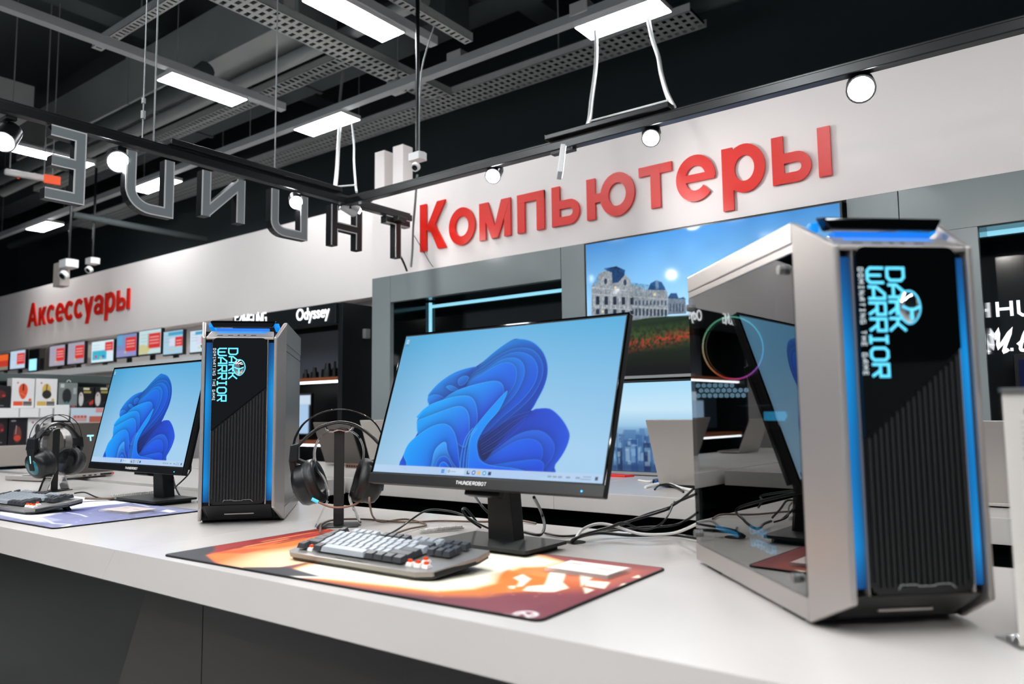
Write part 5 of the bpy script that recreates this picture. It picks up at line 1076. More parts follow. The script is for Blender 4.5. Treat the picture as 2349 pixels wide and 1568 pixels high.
def art_palace(cv, f):
    c4 = lambda x, y: f(1300+x/2.24, 500+y/2.24); g = lambda p: [c4(*a) for a in p]
    v = cv.Y/cv.h
    cv.grad([(0, '#0b0c0d'), (0.30, '#15201a'), (0.36, '#b4dcf6'), (0.62, '#86c2ee'), (1, '#4a92d8')])
    n = cv.noise(26, 0.06, 2); cv.I = np.clip(cv.I*(1+n[..., None]), 0, 1)
    cv.I *= (1+0.25*np.exp(-((cv.X/cv.w-0.45)/0.3)**2)*(v > 0.35))[..., None]
    # lawn and flower bed
    yh = c4(340, 520)[1]
    cv.poly([(0, yh+0.02), (cv.w, yh-0.035), (cv.w, 0), (0, 0)], lambda X, Y, sd: mixc('#20341f', '#0a0b0b', np.clip((yh-Y)/0.22, 0, 1)), 2)
    cv.poly(g([(330, 555), (480, 535), (640, 500), (640, 520), (460, 550)]), '#15261a', 4)
    nz = cv.noise(3, 0.5, 9)
    gl = np.clip((yh-0.02-cv.Y)/0.05, 0, 1)*np.clip((cv.Y-(yh-0.15))/0.08, 0, 1); cv.put(gl*np.clip(0.5+nz, 0, 1)*0.55, np.array(lin('#47632f')))
    rb = np.exp(-((cv.Y-(yh-0.135+0.10*cv.X))/0.022)**2)*np.clip(0.4+cv.noise(2, 0.6, 11), 0, 1)*np.clip((cv.X-0.12)/0.08, 0, 1); cv.put(rb*0.7, np.array(lin('#c0402a')))
    # long wing receding, middle pavilion, near pavilion
    wall = lambda X, Y, sd: mixc('#7c90a8', '#aab6c2', np.clip(sd*30, 0, 1))
    def facade(p, col='#95a5b6'): cv.poly(g(p), col, 1.2)
    facade([(520, 405), (610, 415), (614, 490), (520, 495)], '#8b9db2'); cv.poly(g([(524, 400), (535, 385), (565, 385), (575, 412), (600, 405), (612, 416), (520, 412)]), '#2f5687', 1.2)
    facade([(330, 340), (420, 372), (520, 395), (520, 498), (330, 525)], '#a3b0bc'); facade([(412, 375), (440, 350), (500, 352), (517, 378), (518, 498), (412, 508)], '#aab5c0')
    cv.poly(g([(418, 368), (430, 335), (458, 320), (488, 328), (504, 356), (508, 370)]), '#27588f', 1.2); cv.poly(g([(455, 325), (470, 318), (474, 365), (458, 366)]), '#6f8eae', 1)
    facade([(128, 350), (160, 330), (165, 285), (195, 270), (300, 290), (325, 315), (335, 360), (340, 525), (128, 500)], '#b0bac4')
    cv.poly(g([(192, 262), (255, 248), (300, 268), (296, 295), (265, 330), (235, 335), (232, 280)]), '#264f86', 1.2); cv.poly(g([(195, 258), (255, 248), (300, 268), (255, 258)]), '#15305c', 1)
    for x, y in ((200, 325), (300, 330)): cv.poly(g([(x-22, y+18), (x-18, y-20), (x, y-36), (x+18, y-20), (x+22, y+18)]), '#c0c8ce', 1); cv.disc(*c4(x, y), 0.008, 0.014, '#39506e')
    for i in range(9): x = 140+i*22; cv.line(g([(x, 400), (x, 465)]), 0.004, '#dfe4e8', 0.8)
    for i in range(5):
        x = 150+i*44
        for y0, y1 in ((405, 445), (470, 495)): cv.poly(g([(x, y0), (x+10, y0-6), (x+18, y0), (x+18, y1), (x, y1)]), '#2c3a50', 1)
    for y in (360, 392, 458): cv.line(g([(130, y-3), (335, y+14)]), 0.005, '#d4dade', 0.8)
    for i in range(9):
        x = 352+i*19; y = 478+i*0.5; cv.poly(g([(x, y-10), (x+5, y-16), (x+10, y-10), (x+10, y+22), (x, y+22)]), '#39465c', 1)
        cv.poly(g([(x, 425), (x+8, 422), (x+8, 446), (x, 448)]), '#4a5b76', 1)
    for y in (405, 455): cv.line(g([(340, y-2), (520, y+12)]), 0.004, '#d0d7dd', 0.8)
    for i in range(5): cv.poly(g([(530+i*16, 440), (537+i*16, 440), (537+i*16, 480), (530+i*16, 480)]), '#55657e', 1)
    for i in range(14): cv.line(g([(345+i*12, 345+i*4.5), (346+i*12, 356+i*4.5)]), 0.004, '#c6ced6', 0.8)
    mk = Cv(cv.w, cv.h, cv.nx, cv.ny)
    for p in ([(520, 405), (610, 415), (614, 490), (520, 495)], [(330, 330), (440, 345), (517, 378), (518, 498), (330, 525)], [(128, 350), (165, 285), (255, 245), (325, 315), (335, 360), (340, 525), (128, 500)]): mk.poly(g(p), '#ffffff', 1)
    tx = np.clip(0.66+cv.noise(2, 0.12, 21)+cv.noise(1, 0.07, 22), 0.2, 1.05); mw = mk.I[..., 0]; cv.I *= (1-mw+mw*tx)[..., None]
    for x, y in ((250, 356), (452, 392), (185, 480)): cv.disc(*c4(x, y), 0.006, 0.006, '#f2d9ae', 0.85)
    # right part of the panorama (mirrored wing, hidden behind the tower)
    cv.poly([(cv.w*0.5, yh-0.01), (cv.w*0.5, yh+0.035), (cv.w*0.7, yh+0.022), (cv.w, yh-0.01), (cv.w, yh-0.04)], '#7f92a8', 2); cv.poly([(cv.w*0.8, yh-0.03), (cv.w*0.82, yh+0.05), (cv.w*0.9, yh+0.06), (cv.w, yh+0.03), (cv.w, yh-0.04)], '#3c5a44', 6)
def art_city(cv, f):
    c4 = lambda x, y: f(1300+x/2.24, 500+y/2.24)
    cv.grad([(0, '#12295c'), (0.22, '#1a3d78'), (0.40, '#3f6fa6'), (0.52, '#9cc8e6'), (0.7, '#c6e6f8'), (1, '#a9dcf8')])
    r = np.random.default_rng(4)
    for lay, (ybase, hmin, hmax, cols) in enumerate(((0.42, 0.02, 0.09, ('#6d97bf', '#86abcb', '#557fae')), (0.34, 0.03, 0.10, ('#3e6798', '#5079a6', '#2e5486')), (0.22, 0.04, 0.14, ('#1f3f78', '#27508c', '#16305f', '#3c6498')))):
        x = 0
        while x < cv.w:
            w_ = r.uniform(0.02, 0.06); h_ = cv.h*ybase+r.uniform(hmin, hmax)*cv.h; cv.rect(x, 0, x+w_, h_, cols[r.integers(len(cols))], 0.85)
            for i in range(5):
                if lay: cv.rect(x+r.uniform(0, w_), h_*r.uniform(0.2, 0.95), x+r.uniform(0, w_), h_*r.uniform(0.2, 0.95), ('#8fc0e4', '#0e2450', '#b6d8ee')[r.integers(3)], 0.35)
            x += w_*r.uniform(0.7, 1.3)
    p = c4(540, 1230); cv.rect(p[0]-0.006, 0, p[0]+0.006, p[1]+0.05, '#c2dcee', 0.7)
    cv.put(np.exp(-((cv.Y/cv.h-0.04)/0.05)**2)*0.5, np.array(lin('#0c1c48')))
ZM = 1.318
tv(TX0+0.012, TX1-0.01, ZM, ZB-0.006, 'upper wall screen showing a palace under a blue sky', art_palace, 330)
tv(TX0+0.012, TX1-0.01, ZD+0.004, ZM-0.01, 'lower wall screen showing a blue city skyline', art_city)
# ================================================================== LAPTOPS
def laptop(loc, rz, w, d, hl, open_deg, label, lid='lid_silver', base='lid_silver', logo=False, rear=False):
    """rear edge (hinge) at local y=0, keyboard side towards +y; the back of the lid faces -y"""
    t = thing('laptop', label, 'laptop', loc, rz)
    th = 0.022 if rear else 0.014
    k = MB(); k.box(-w/2, w/2, 0.0, d, 0.004, th)
    if rear: k.hull8([(-w/2, 0, 0.004), (w/2, 0, 0.004), (w/2, 0, th), (-w/2, 0, th)], [(-w/2+0.03, -0.035, 0.008), (w/2-0.03, -0.035, 0.008), (w/2-0.03, -0.035, th-0.002), (-w/2+0.03, -0.035, th-0.002)])
    b = k.build('base', base, t, 0.002)
    k = MB(); k.box(-w/2+0.02, w/2-0.02, 0.03, d-0.02, 0.0, 0.005); k.build('rubber_foot', 'black_matte', b)
    k = MB(); k.box(-w/2+0.02, w/2-0.02, 0.05, 0.15, th, th+0.0015); k.build('keyboard_deck', 'key_dark', b)
    T = Matrix.Translation((0, 0.004, th)) @ Matrix.Rotation(math.radians(open_deg-90), 4, 'X')
    k = MB(T); k.box(-w/2, w/2, -0.004, 0.003, 0.0, hl); l = k.build('lid', lid, t, 0.0015)
    k = MB(T); k.box(-w/2+0.006, w/2-0.006, 0.003, 0.0036, 0.012, hl-0.006); k.build('screen', 'black_gloss', l)
    if logo:
        k = MB(T); o = (w*0.13, -0.0042, hl*0.70); k.strip([(-0.017, 0.008), (0.017, 0.008)], 0.007, 0.0004, 0, o, (1, 0, 0), (0, 0, 1), (0, -1, 0)); k.strip([(-0.001, 0.008), (0.004, -0.016)], 0.006, 0.0004, 0, o, (1, 0, 0), (0, 0, 1), (0, -1, 0)); k.build('logo', 'led_cyan', l, label='cyan T shaped mark')
        k = MB(T); k.box(-w/2+0.003, w/2-0.003, -0.0045, 0.0035, hl-0.004, hl); k.build('lid_edge', 'lid_silver', l)
    if rear:
        k = MB()
        for x0, x1 in ((-0.14, -0.134), (-0.128, -0.122), (-0.112, -0.098), (-0.092, -0.080), (0.0, 0.014), (0.028, 0.044), (0.056, 0.068)): k.box(x0, x1, -0.0362, -0.034, 0.011, 0.016)
        for i in range(7): k.box(0.088+i*0.0085, 0.095+i*0.0085, -0.0362, -0.034, 0.0095, 0.0185)
        k.build('port', 'hole_black', b)
        k = MB(); k.box(0.150, 0.158, -0.0362, -0.02, 0.0095, 0.0185); k.build('vent_corner', 'sign_red', b, label='red vent corner')
    return t
lp0, lp1 = onz(95, 1106), onz(275, 1090)
mid = (lp0+lp1)/2; ang = math.atan2(lp1[1]-lp0[1], lp1[0]-lp0[0])
n_ = np.array([-math.sin(ang), math.cos(ang), 0])
laptop((mid[0]+n_[0]*0.035, mid[1]+n_[1]*0.035, ZD), ang, 0.36, 0.24, 0.235, 94, 'dark gaming laptop with a cyan mark seen from behind at left', 'lid_dark', 'lid_silver', True, True)
sl = onz(1512, 1112); sl[1] = 2.56; q = ony(1512, 1112, 2.56)
laptop((q[0]+0.155, 2.56, ZD), 0.0, 0.31, 0.22, 0.25, 112, 'silver laptop in front of the city screen seen from behind', 'lid_silver', 'black_plastic')
q = ony(856, 1063, 2.62)
laptop((q[0]+0.16, 2.62, ZD), 0.05, 0.32, 0.22, 0.25, 110, 'taupe laptop seen from behind left of the middle monitor', 'lid_silver', 'lid_silver')
q = ony(790, 1066, 2.86)
laptop((q[0]+0.06, 2.80, ZD), 0.0, 0.30, 0.16, 0.24, 112, 'second taupe laptop partly hidden behind the headset', 'lid_dark', 'lid_silver')
# little things on the counter
q = onz(815, 1073); t = thing('card_reader', 'small copper coloured box with dark grille on the counter behind the headset', 'device', q); k = MB(); k.box(-0.055, 0.055, -0.02, 0.02, 0, 0.022); k.build('body', 'copper', t, 0.003); k = MB()
for i in range(5): k.box(-0.045+i*0.018, -0.032+i*0.018, -0.0205, -0.019, 0.006, 0.016)
k.build('grille', 'hole_black', t)
q = onz(1405, 1092); k = MB(); k.hull8([(-0.09, -0.03, 0), (0.07, -0.02, 0), (0.09, 0.03, 0), (-0.07, 0.03, 0)][::-1], [(-0.09, -0.03, 0.012), (0.07, -0.02, 0.008), (0.09, 0.03, 0.008), (-0.07, 0.03, 0.012)][::-1]); ob = k.build('tablet', 'sign_red', None, 0.002); ob.location = tuple(q); tag(ob, 'thin red edged tablet lying on the counter beside the city screen', 'tablet')
def loose(pts, r, m, label, z0=ZD):
    P = [onz(a, b, z0+c) for a, b, c in pts]; o = np.array(P[0]); k = MB(); k.tube([p-o for p in P], r, 8, 0, 6); ob = k.build('cable', m); ob.location = tuple(o); return tag(ob, label, 'cable', 'cables on the counter')
loose([(1465, 1101, .004), (1490, 1104, .004), (1520, 1099, .006), (1545, 1102, .006), (1585, 1110, .004)], 0.004, 'cable_white', 'white cable on the counter in front of the silver laptop')
loose([(1480, 1117, .004), (1505, 1110, .01), (1530, 1108, .015), (1560, 1118, .008), (1590, 1124, .005)], 0.0055, 'cable_white', 'thick white cable loop on the counter before the silver laptop')
loose([(1502, 1122, .004), (1512, 1113, .012), (1535, 1110, .015), (1558, 1120, .006), (1568, 1128, .004)], 0.0035, 'cable_black', 'black cable loop on the counter before the silver laptop')
q = onz(1540, 1110); t = thing('laptop_charger', 'black charger block with blue mesh under the silver laptop', 'charger', (q[0], q[1], ZD)); k = MB(); k.box(-0.07, 0.10, -0.02, 0.02, 0, 0.018); k.build('body', 'black_plastic', t, 0.004); k = MB()
for i in range(9): k.strip([(-0.06+i*0.012, 0.004), (-0.054+i*0.012, 0.014), (-0.048+i*0.012, 0.004)], 0.0016, 0.0006, 0, (0, -0.0201, 0), (1, 0, 0), (0, 0, 1), (0, -1, 0))
k.build('mesh_trim', 'led_blue_soft', t)
# right bay: shelf, laptop and dark screen between tower and sheet
qa = ony(2290, 1036, 2.9); sh = thing('wall_shelf', 'beige shelf in the right niche between the tower and the sheet', 'shelf', (0.1, 0, qa[2])); k = MB(); k.box(-0.45, 1.0, 2.72, 3.02, -0.07, 0); k.build('board', 'deck_beige', sh, 0.002)
q = ony(2300, 1150, 2.45); laptop((q[0]-0.13, 2.5, ZD), 0.0, 0.3, 0.21, 0.24, 110, 'pale laptop peeking out between the right tower and the sheet', 'lid_silver', 'lid_silver')
qs = ony(2335, 860, 3.27); t = thing('television', 'dark blue screen in the right niche behind the sheet', 'television', (qs[0]+0.55, 3.30, 1.12)); k = MB(); htv = ony(2335, 812, 3.27)[2]-1.12; k.box(-0.56, 0.56, -0.04, 0.02, 0.0, htv); k.build('housing', 'black_plastic', t, 0.002)
cv = Cv(1.09, htv-0.04, 40, 20, '#131a48'); cv.poly([(0, 0), (0.5, 0.2), (1.09, 0.1), (1.09, 0)], '#2a2f86', 8); cv.I *= 0.5; cv.build('screen', 'tv_screen', t, (-0.545, -0.0408, 0.02), (1, 0, 0), (0, 0, 1))
# ================================================================== LEFT: MONITORS ON THE WHITE SHELF
YS = 3.30
za, zb_ = ony(155, 858, 3.18)[2], ony(155, 846, 3.18)[2]
sf = thing('wall_shelf', 'long white shelf carrying the row of small monitors at left', 'shelf', (0, 0, zb_)); xr = -3.9
k = MB(); k.box(-10.5, -4.95, 3.18, 3.62, -0.02, 0.0); k.build('board', 'shelf_white', sf, 0.002)
k = MB(); k.box(-10.5, -4.95, 3.172, 3.18, -0.055, 0.003); k.build('price_rail', 'paper_white', sf)
mons = [(-6, 20, 812, 852, 'orange'), (22, 59, 803, 849, 'mail'), (112, 150, 791, 843, 'grey'), (154, 195, 784, 838, 'grey'), (208, 262, 780, 836, 'store'), (266, 315, 765, 823, 'blue'), (317, 371, 755, 817, 'trees'), (373, 421, 757, 817, 'panel'), (434, 486, 755, 816, 'panel2')]
mlab = {0: 'orange screened monitor at the far left end of the white shelf', 1: 'pale monitor with a red poster next to the black computers on the white shelf', 2: 'grey screened monitor just right of the black computers on the white shelf', 3: 'grey screened monitor with red poster, left of the one showing a blue shop page', 4: 'wide monitor showing a turquoise shop page with a red patch on the white shelf', 5: 'blue violet monitor with a red poster in the shelf row', 6: 'pale green screened monitor with a large red poster in the shelf row', 7: 'light blue monitor with a small red poster near the left tower', 8: 'white and blue monitor half hidden behind the left tower'}
for i, (a, b, y0, y1, kind) in enumerate(mons):
    p0, p1 = ony(a, y1, YS), ony(b, y0, YS); pt = ony((a+b)/2, y0, YS)
    w, h0, h1 = p1[0]-p0[0], p0[2], pt[2]
    t = thing('shelf_monitor', mlab[i], 'monitor', ((p0[0]+p1[0])/2, YS, zb_), 0, 'monitors on the white shelf')
    lo = max(h0-zb_, 0.04); hh = h1-zb_
    k = MB(); k.box(-w/2, w/2, 0, 0.03, lo, hh); k.build('housing', 'black_plastic', t, 0.002)
    k = MB(); k.box(-0.03, 0.03, 0.02, 0.04, 0, lo+0.05); k.box(-0.1, 0.1, -0.04, 0.08, 0, 0.008); k.build('stand', 'black_plastic', t)
    cv = Cv(w-0.016, hh-lo-0.018, 48, 36, {'orange': '#e8622e', 'mail': '#bfd4ea', 'grey': '#a8a3b4', 'store': '#d8ecf4', 'blue': '#7b8fc0', 'trees': '#c3dcdf', 'panel': '#a9cde0', 'panel2': '#cfe4f2'}[kind])
    W_, H_ = cv.w, cv.h
    if kind == 'orange': cv.rect(0, 0, W_, H_*0.6, '#c03a2e'); cv.rect(0, 0, W_, H_*0.2, '#7b8478')
    else:
        if kind == 'store': cv.rect(W_*0.05, H_*0.12, W_*0.7, H_*0.55, '#39b3cf'); cv.disc(W_*0.22, H_*0.28, W_*0.05, H_*0.08, '#c5365e'); cv.disc(W_*0.55, H_*0.26, W_*0.07, H_*0.06, '#5c4fb0')
        if kind == 'blue': cv.rect(0, H_*0.55, W_*0.3, H_, '#5fa3d0'); cv.rect(0, 0, W_, H_*0.3, '#8f93c8')
        if kind == 'trees': cv.poly([(0, 0), (W_*0.4, 0), (W_*0.55, H_*0.3), (W_*0.2, H_*0.42), (0, H_*0.4)], '#c9c795', 2); cv.line([(W_*0.42, H_*0.3), (W_*0.42, H_*0.85)], W_*0.03, '#8f8f86')
        if kind.startswith('panel'): cv.rect(W_*0.25, H_*0.8, W_, H_*0.95, '#46a0c8'); cv.rect(W_*0.3, H_*0.35, W_*0.6, H_*0.7, '#d5d9ec')
        rx = {'panel': (0.62, 0.3, 1.0, 0.72), 'panel2': (0.55, 0.35, 0.85, 0.7), 'store': (0.62, 0.5, 0.98, 0.92)}.get(kind, (0.45, 0.22, 0.98, 0.85))
        cv.rect(W_*rx[0], H_*rx[1], W_*rx[2], H_*rx[3], '#d23434')
        for j in range(3): cv.line([(W_*(rx[0]+0.06), H_*(rx[3]-0.16-0.13*j)), (W_*(rx[2]-0.08), H_*(rx[3]-0.16-0.13*j))], H_*0.04, '#f0c8c4', 0.7)
        for j in range(3): cv.line([(W_*0.08, H_*(0.82-0.14*j)), (W_*0.36, H_*(0.82-0.14*j))], H_*0.03, '#8e93ac', 0.5)
        cv.disc(W_*0.45, H_*0.2, W_*0.07, H_*0.06, '#d9c25a', 0.6)
    cv.build('screen', 'screen', t, (-W_/2, -0.0006, lo+0.012), (1, 0, 0), (0, 0, 1))
for a, b, y0, lab in ((64, 88, 802, 'black mini computer standing upright on the white shelf'), (89, 103, 800, 'thin dark upright computer beside the black mini computer')):
    p0, p1 = ony(a, 850, YS), ony(b, 850, YS); k = MB(); h = ony(a, y0, YS)[2]-zb_; w = p1[0]-p0[0]
    t = thing('mini_computer', lab, 'computer', ((p0[0]+p1[0])/2, YS, zb_)); k.box(-w/2, w/2, 0, 0.25, 0, h); k.build('case', 'black_plastic' if a < 80 else 'lid_dark', t, 0.004)
    k = MB(); k.box(-w*0.4, w*0.3, -0.002, 0.0, h*0.15, h*0.6); k.build('front_plate', 'led_cyan' if a < 80 else 'box_black', t)
# mouse and tag boxes on the dark gondola that runs away from the camera
XG = -5.475
def gy(px, py): p = onx(px, py, XG); return p[1], p[2]
g = thing('shop_gondola', 'dark shop shelving unit with boxed mice at the left edge', 'shelving', (XG, 0, 0))
yA, yB_ = gy(0, 935)[0]-0.5, gy(262, 935)[0]+0.12
zT0, zT1 = gy(50, 873)[1], gy(50, 854)[1]; zS = gy(100, 935)[1]; zS2 = gy(100, 957)[1]
zL0, zD1, zD0 = gy(40, 1018)[1], gy(0, 1022)[1], gy(0, 1068)[1]
k = MB(); k.box(-0.42, -0.38, yA, yB_, 0.1, zT1); k.box(-0.40, -0.10, yA, yB_, zT0, zT1); k.build('back_panel', 'shelf_dark', g, 0.002)
k = MB(); k.box(-0.40, 0.01, yA, yB_, zS-0.012, zS); k.build('board', 'shelf_white', g, 0.001)
k = MB(); k.box(-0.40, 0.12, yA, gy(72, 1040)[0]+0.02, zD0, zD1); k.build('deck', 'deck_beige', g, 0.004, label='thick beige deck')
k = MB(); k.box(-0.38, -0.02, yA, yB_, 0, zD0-0.172); k.box(-0.38, -0.33, yA, yB_, zD0-0.172, zD0-0.002); k.build('base', 'kiosk_black', g)
k = MB(); k.box(0.01, 0.014, yA, yB_, zS2, zS-0.001); k.build('price_rail', 'pale_grey_plastic', g)
def tagc(a, b, lab):
    y0, y1 = gy(a, 945)[0], gy(b, 945)[0]; k = MB(); k.box(0, 0.002, 0.002, y1-y0-0.002, 0, zS-zS2-0.006); ob = k.build('price_tag', 'paper_white'); ob.location = (XG+0.0145, y0, zS2+0.003); tag(ob, lab, 'price tag', 'price tags on the gondola rail')
tagc(-6, 41, 'white price tag under the black box at the left edge'); tagc(43, 87, 'white price tag under the box with the orange mouse'); tagc(89, 118, 'white price tag under the box with the yellow mouse')
y0, y1 = gy(120, 945)[0], gy(156, 945)[0]; k = MB(); k.box(0, 0.002, 0.003, y1-y0-0.003, -0.02, zS-zS2+0.02); ob = k.build('shelf_card', 'paper_white'); ob.location = (XG+0.022, y0, zS2); tag(ob, 'pale greenish card below the transparent mouse box', 'card')
y0, y1 = gy(158, 945)[0], gy(238, 945)[0]; t = thing('shelf_poster', 'light blue poster strip with red letters below the black mouse boxes', 'poster', (XG+0.03, y0, zS2-0.04)); cv = Cv(y1-y0, 0.1, 60, 24, '#cfe0ee'); cv.rect(0.01, 0.01, (y1-y0)*0.45, 0.05, '#d8a8a4'); cv.rect((y1-y0)*0.52, 0.0, y1-y0, 0.045, '#c86a55'); cv.rect((y1-y0)*0.7, 0.07, y1-y0, 0.1, '#e29a9a')
for i in range(4): cv.rect(0.02+i*0.022, 0.035, 0.034+i*0.022, 0.05, '#c64a44')
cv.build('print', 'card_print', t, (0.0015, 0, 0), (0, 1, 0), (0, 0, 1)); k = MB(); k.box(-0.001, 0.001, 0, y1-y0, 0, 0.1); k.build('sheet', 'paper_white', t)
def mbox(a, b, ytop, ybot, kind, label, zbase, dx=0.0):
    y0, _ = gy(a, ybot); y1, _ = gy(b, ybot); z1 = gy((a+b)/2, ytop)[1]; w = y1-y0-0.004; h = z1-zbase
    t = thing('boxed_mouse', label, 'box', (XG-0.005-dx, y0+0.002, zbase), 0, 'mouse boxes on the gondola')
    k = MB(); k.box(-0.08, 0, 0, w, 0, h); k.build('carton', 'box_white' if kind in ('orange', 'yellow', 'whitelow') else ('clear_sheet' if kind == 'clear' else 'box_black'), t, 0.001)
    base = {'orange': '#efecea', 'yellow': '#efecea', 'clear': '#7f8584', 'black': '#15151a', 'blackwhite': '#141416', 'red': '#1a1620', 'whitelow': '#e9e6e6'}[kind]
    cv = Cv(w-0.002, h-0.002, 44, 50, base); W_, H_ = cv.w, cv.h
    if kind in ('orange', 'yellow'):
        c1 = '#e8552c' if kind == 'orange' else '#d8b45a'
        cv.poly([(W_*(0.5+0.2*math.sin(q)*(1+0.2*math.cos(q))), H_*(0.56+0.27*math.cos(q))) for q in [2*PI*i/20 for i in range(20)]], c1, 2)
        if kind == 'yellow': cv.disc(W_*0.52, H_*0.46, W_*0.22, H_*0.15, '#2c2a26'); cv.line([(W_*0.5, H_*0.62), (W_*0.52, H_*0.8)], W_*0.05, '#2c2a26')
        else: cv.line([(W_*0.5, H_*0.6), (W_*0.5, H_*0.8)], W_*0.06, '#3b2018'); cv.line([(W_*0.4, H_*0.5), (W_*0.62, H_*0.4)], W_*0.02, '#f2a080')
        cv.rect(W_*0.08, H_*0.07, W_*0.5, H_*0.22, c1); cv.rect(W_*0.52, H_*0.07, W_*0.9, H_*0.22, '#3a3230')
        for j in range(3): cv.line([(W_*0.55, H_*(0.1+0.045*j)), (W_*0.87, H_*(0.1+0.045*j))], H_*0.012, '#cfc9c4', 0.7)
        cv.disc(W_*0.82, H_*0.27, W_*0.07, H_*0.05, c1); cv.disc(W_*0.25, H_*0.85, W_*0.04, H_*0.03, '#d8564a')
    if kind == 'clear':
        cv.poly([(W_*(0.45+0.24*math.sin(q)), H_*(0.47+0.3*math.cos(q))) for q in [2*PI*i/20 for i in range(20)]], '#23262a', 2); cv.disc(W_*0.45, H_*0.2, W_*0.06, H_*0.05, '#2c8f92')
        cv.rect(0, 0, W_, H_*0.08, '#2c3238'); cv.rect(W_*0.1, H_*0.8, W_*0.3, H_*0.95, '#e2e2e0', 0.7); cv.rect(W_*0.35, H_*0.02, W_*0.65, H_*0.07, '#3aa0c0'); cv.rect(W_*0.72, H_*0.02, W_*0.9, H_*0.07, '#c04848'); cv.rect(W_*0.78, H_*0.55, W_*0.95, H_*0.8, '#c9cccb', 0.6)
    if kind == 'blackwhite':
        cv.poly([(W_*(0.16+0.16*math.sin(q)), H_*(0.42+0.34*math.cos(q))) for q in [2*PI*i/20 for i in range(20)]], '#d6d2d0', 2); cv.disc(W_*0.14, H_*0.62, W_*0.04, H_*0.05, '#b03a3a')
        cv.rect(W_*0.3, H_*0.88, W_*0.7, H_*0.99, '#d9d3b4'); cv.rect(W_*0.32, H_*0.72, W_*0.8, H_*0.82, '#b8a95c', 0.85); cv.poly([(W_*0.7, H_*0.25), (W_*0.98, H_*0.4), (W_*0.98, H_*0.2), (W_*0.75, H_*0.12)], '#c8402e', 2); cv.line([(W_*0.35, H_*0.15), (W_*0.8, H_*0.4)], H_*0.05, '#3a3230')
    if kind == 'black': cv.disc(W_*0.55, H_*0.62, W_*0.25, H_*0.18, '#5a2226'); cv.disc(W_*0.7, H_*0.55, W_*0.08, H_*0.05, '#c23636'); cv.line([(W_*0.1, H_*0.1), (W_*0.7, H_*0.1)], H_*0.03, '#8a8a90')
    if kind == 'red': cv.poly([(W_*(0.5+0.22*math.sin(q)), H_*(0.38+0.3*math.cos(q))) for q in [2*PI*i/20 for i in range(20)]], '#6d3a36', 3); cv.disc(W_*0.5, H_*0.25, W_*0.2, H_*0.1, '#d2452e', 0.9); cv.line([(W_*0.4, H_*0.4), (W_*0.42, H_*0.7)], W_*0.04, '#c9b8b0', 0.7); cv.line([(W_*0.15, H_*0.88), (W_*0.35, H_*0.88)], H_*0.04, '#bdb8bb')
    if kind == 'whitelow': cv.disc(W_*0.42, H_*0.55, W_*0.12, H_*0.22, '#35323a'); cv.disc(W_*0.2, H_*0.82, W_*0.05, H_*0.04, '#d0504a'); cv.rect(W_*0.1, H_*0.06, W_*0.6, H_*0.14, '#55525c')
    cv.build('print', 'card_print', t, (0.0006, 0.001, 0.001), (0, 1, 0), (0, 0, 1))
    if kind == 'clear':
        k = MB(); k.strip(arc(w*0.62, h+0.004, 0.012, 0.014, 0, 180, 10), 0.004, 0.002, 0, (-0.03, 0, 0), (0, 1, 0), (0, 0, 1), (1, 0, 0)); k.build('hang_loop', 'white_plastic', t)
mbox(-28, 24, 884, 933, 'black', 'black mouse box at the left edge on the upper gondola board', zS)
mbox(25, 79, 867, 933, 'orange', 'white box with an orange mouse on the upper gondola board', zS)
mbox(80, 131, 868, 933, 'yellow', 'white box with a black and yellow mouse on the upper gondola board', zS)
mbox(132, 178, 877, 933, 'clear', 'transparent box with a black mouse on the upper gondola board', zS)
mbox(179, 216, 888, 934, 'blackwhite', 'black box with a white mouse, left one of the pair', zS)
mbox(217, 258, 888, 935, 'blackwhite', 'black box with a white mouse, right one next to the left monitor', zS)
zLb = zD1+0.001
mbox(-25, 17, 957, 1016, 'black', 'black mouse box at the left edge on the lower deck', zLb)
mbox(18, 61, 957, 1016, 'red', 'black box with a glowing red mouse on the lower deck', zLb)
mbox(62, 117, 957, 1016, 'whitelow', 'white mouse box on the lower deck behind the left headset', zLb)
zb0 = zD0-0.17
for a, b, m_, lab in ((-6, 45, 'box_blue', 'blue carton in the dark space under the beige deck'), (50, 74, 'box_black', 'black carton with a cyan dot under the beige deck')):
    y0, y1 = gy(a, 1085)[0], gy(b if b > 50 else 44, 1085)[0]; t = thing('carton', lab, 'box', (XG, y0, zb0)); k = MB(); k.box(-0.25, 0, 0, (y1-y0) if a < 0 else 0.16, 0, 0.15); k.build('body', m_, t, 0.002)
    if a > 0: k = MB(); k.cyl((0.0, 0.05, 0.105), (0.0012, 0.05, 0.105), 0.017, n=20); k.box(0, 0.001, 0.0, 0.11, 0.06, 0.064); k.build('emblem', 'cyan_dim', t, label='cyan dot')
# ================================================================== KIOSK WITH WHITE LETTERING
YK = 3.06
kx1, kx0 = ony(770, 715, YK)[0], ony(536, 715, YK)[0]; kz1, kz0 = ony(770, 693, YK)[2], ony(770, 741, YK)[2]
ki = thing('display_kiosk', 'black display kiosk with white lettering and wooden shelves behind the left tower', 'kiosk', (0, YK, 0))
k = MB(); k.box(kx0, kx1, 0.0, 0.06, kz0, kz1); hdr = k.build('header', 'kiosk_black', ki, 0.003)
k = MB(); k.box(kx1, kx1+0.04, 0.02, 0.42, 0, kz1); k.box(kx0-0.04, kx0, 0.02, 0.42, 0, kz1); k.box(kx0, kx1, 0.05, 0.42, kz1-0.04, kz1); k.build('side_panel', 'kiosk_black', ki, 0.002)
k = MB(); k.box(kx0, kx1, 0.38, 0.42, 0, kz1); k.build('back_panel', 'kiosk_black', ki)
zs1, zs2 = ony(730, 866, YK+0.08)[2], ony(730, 1010, YK+0.08)[2]
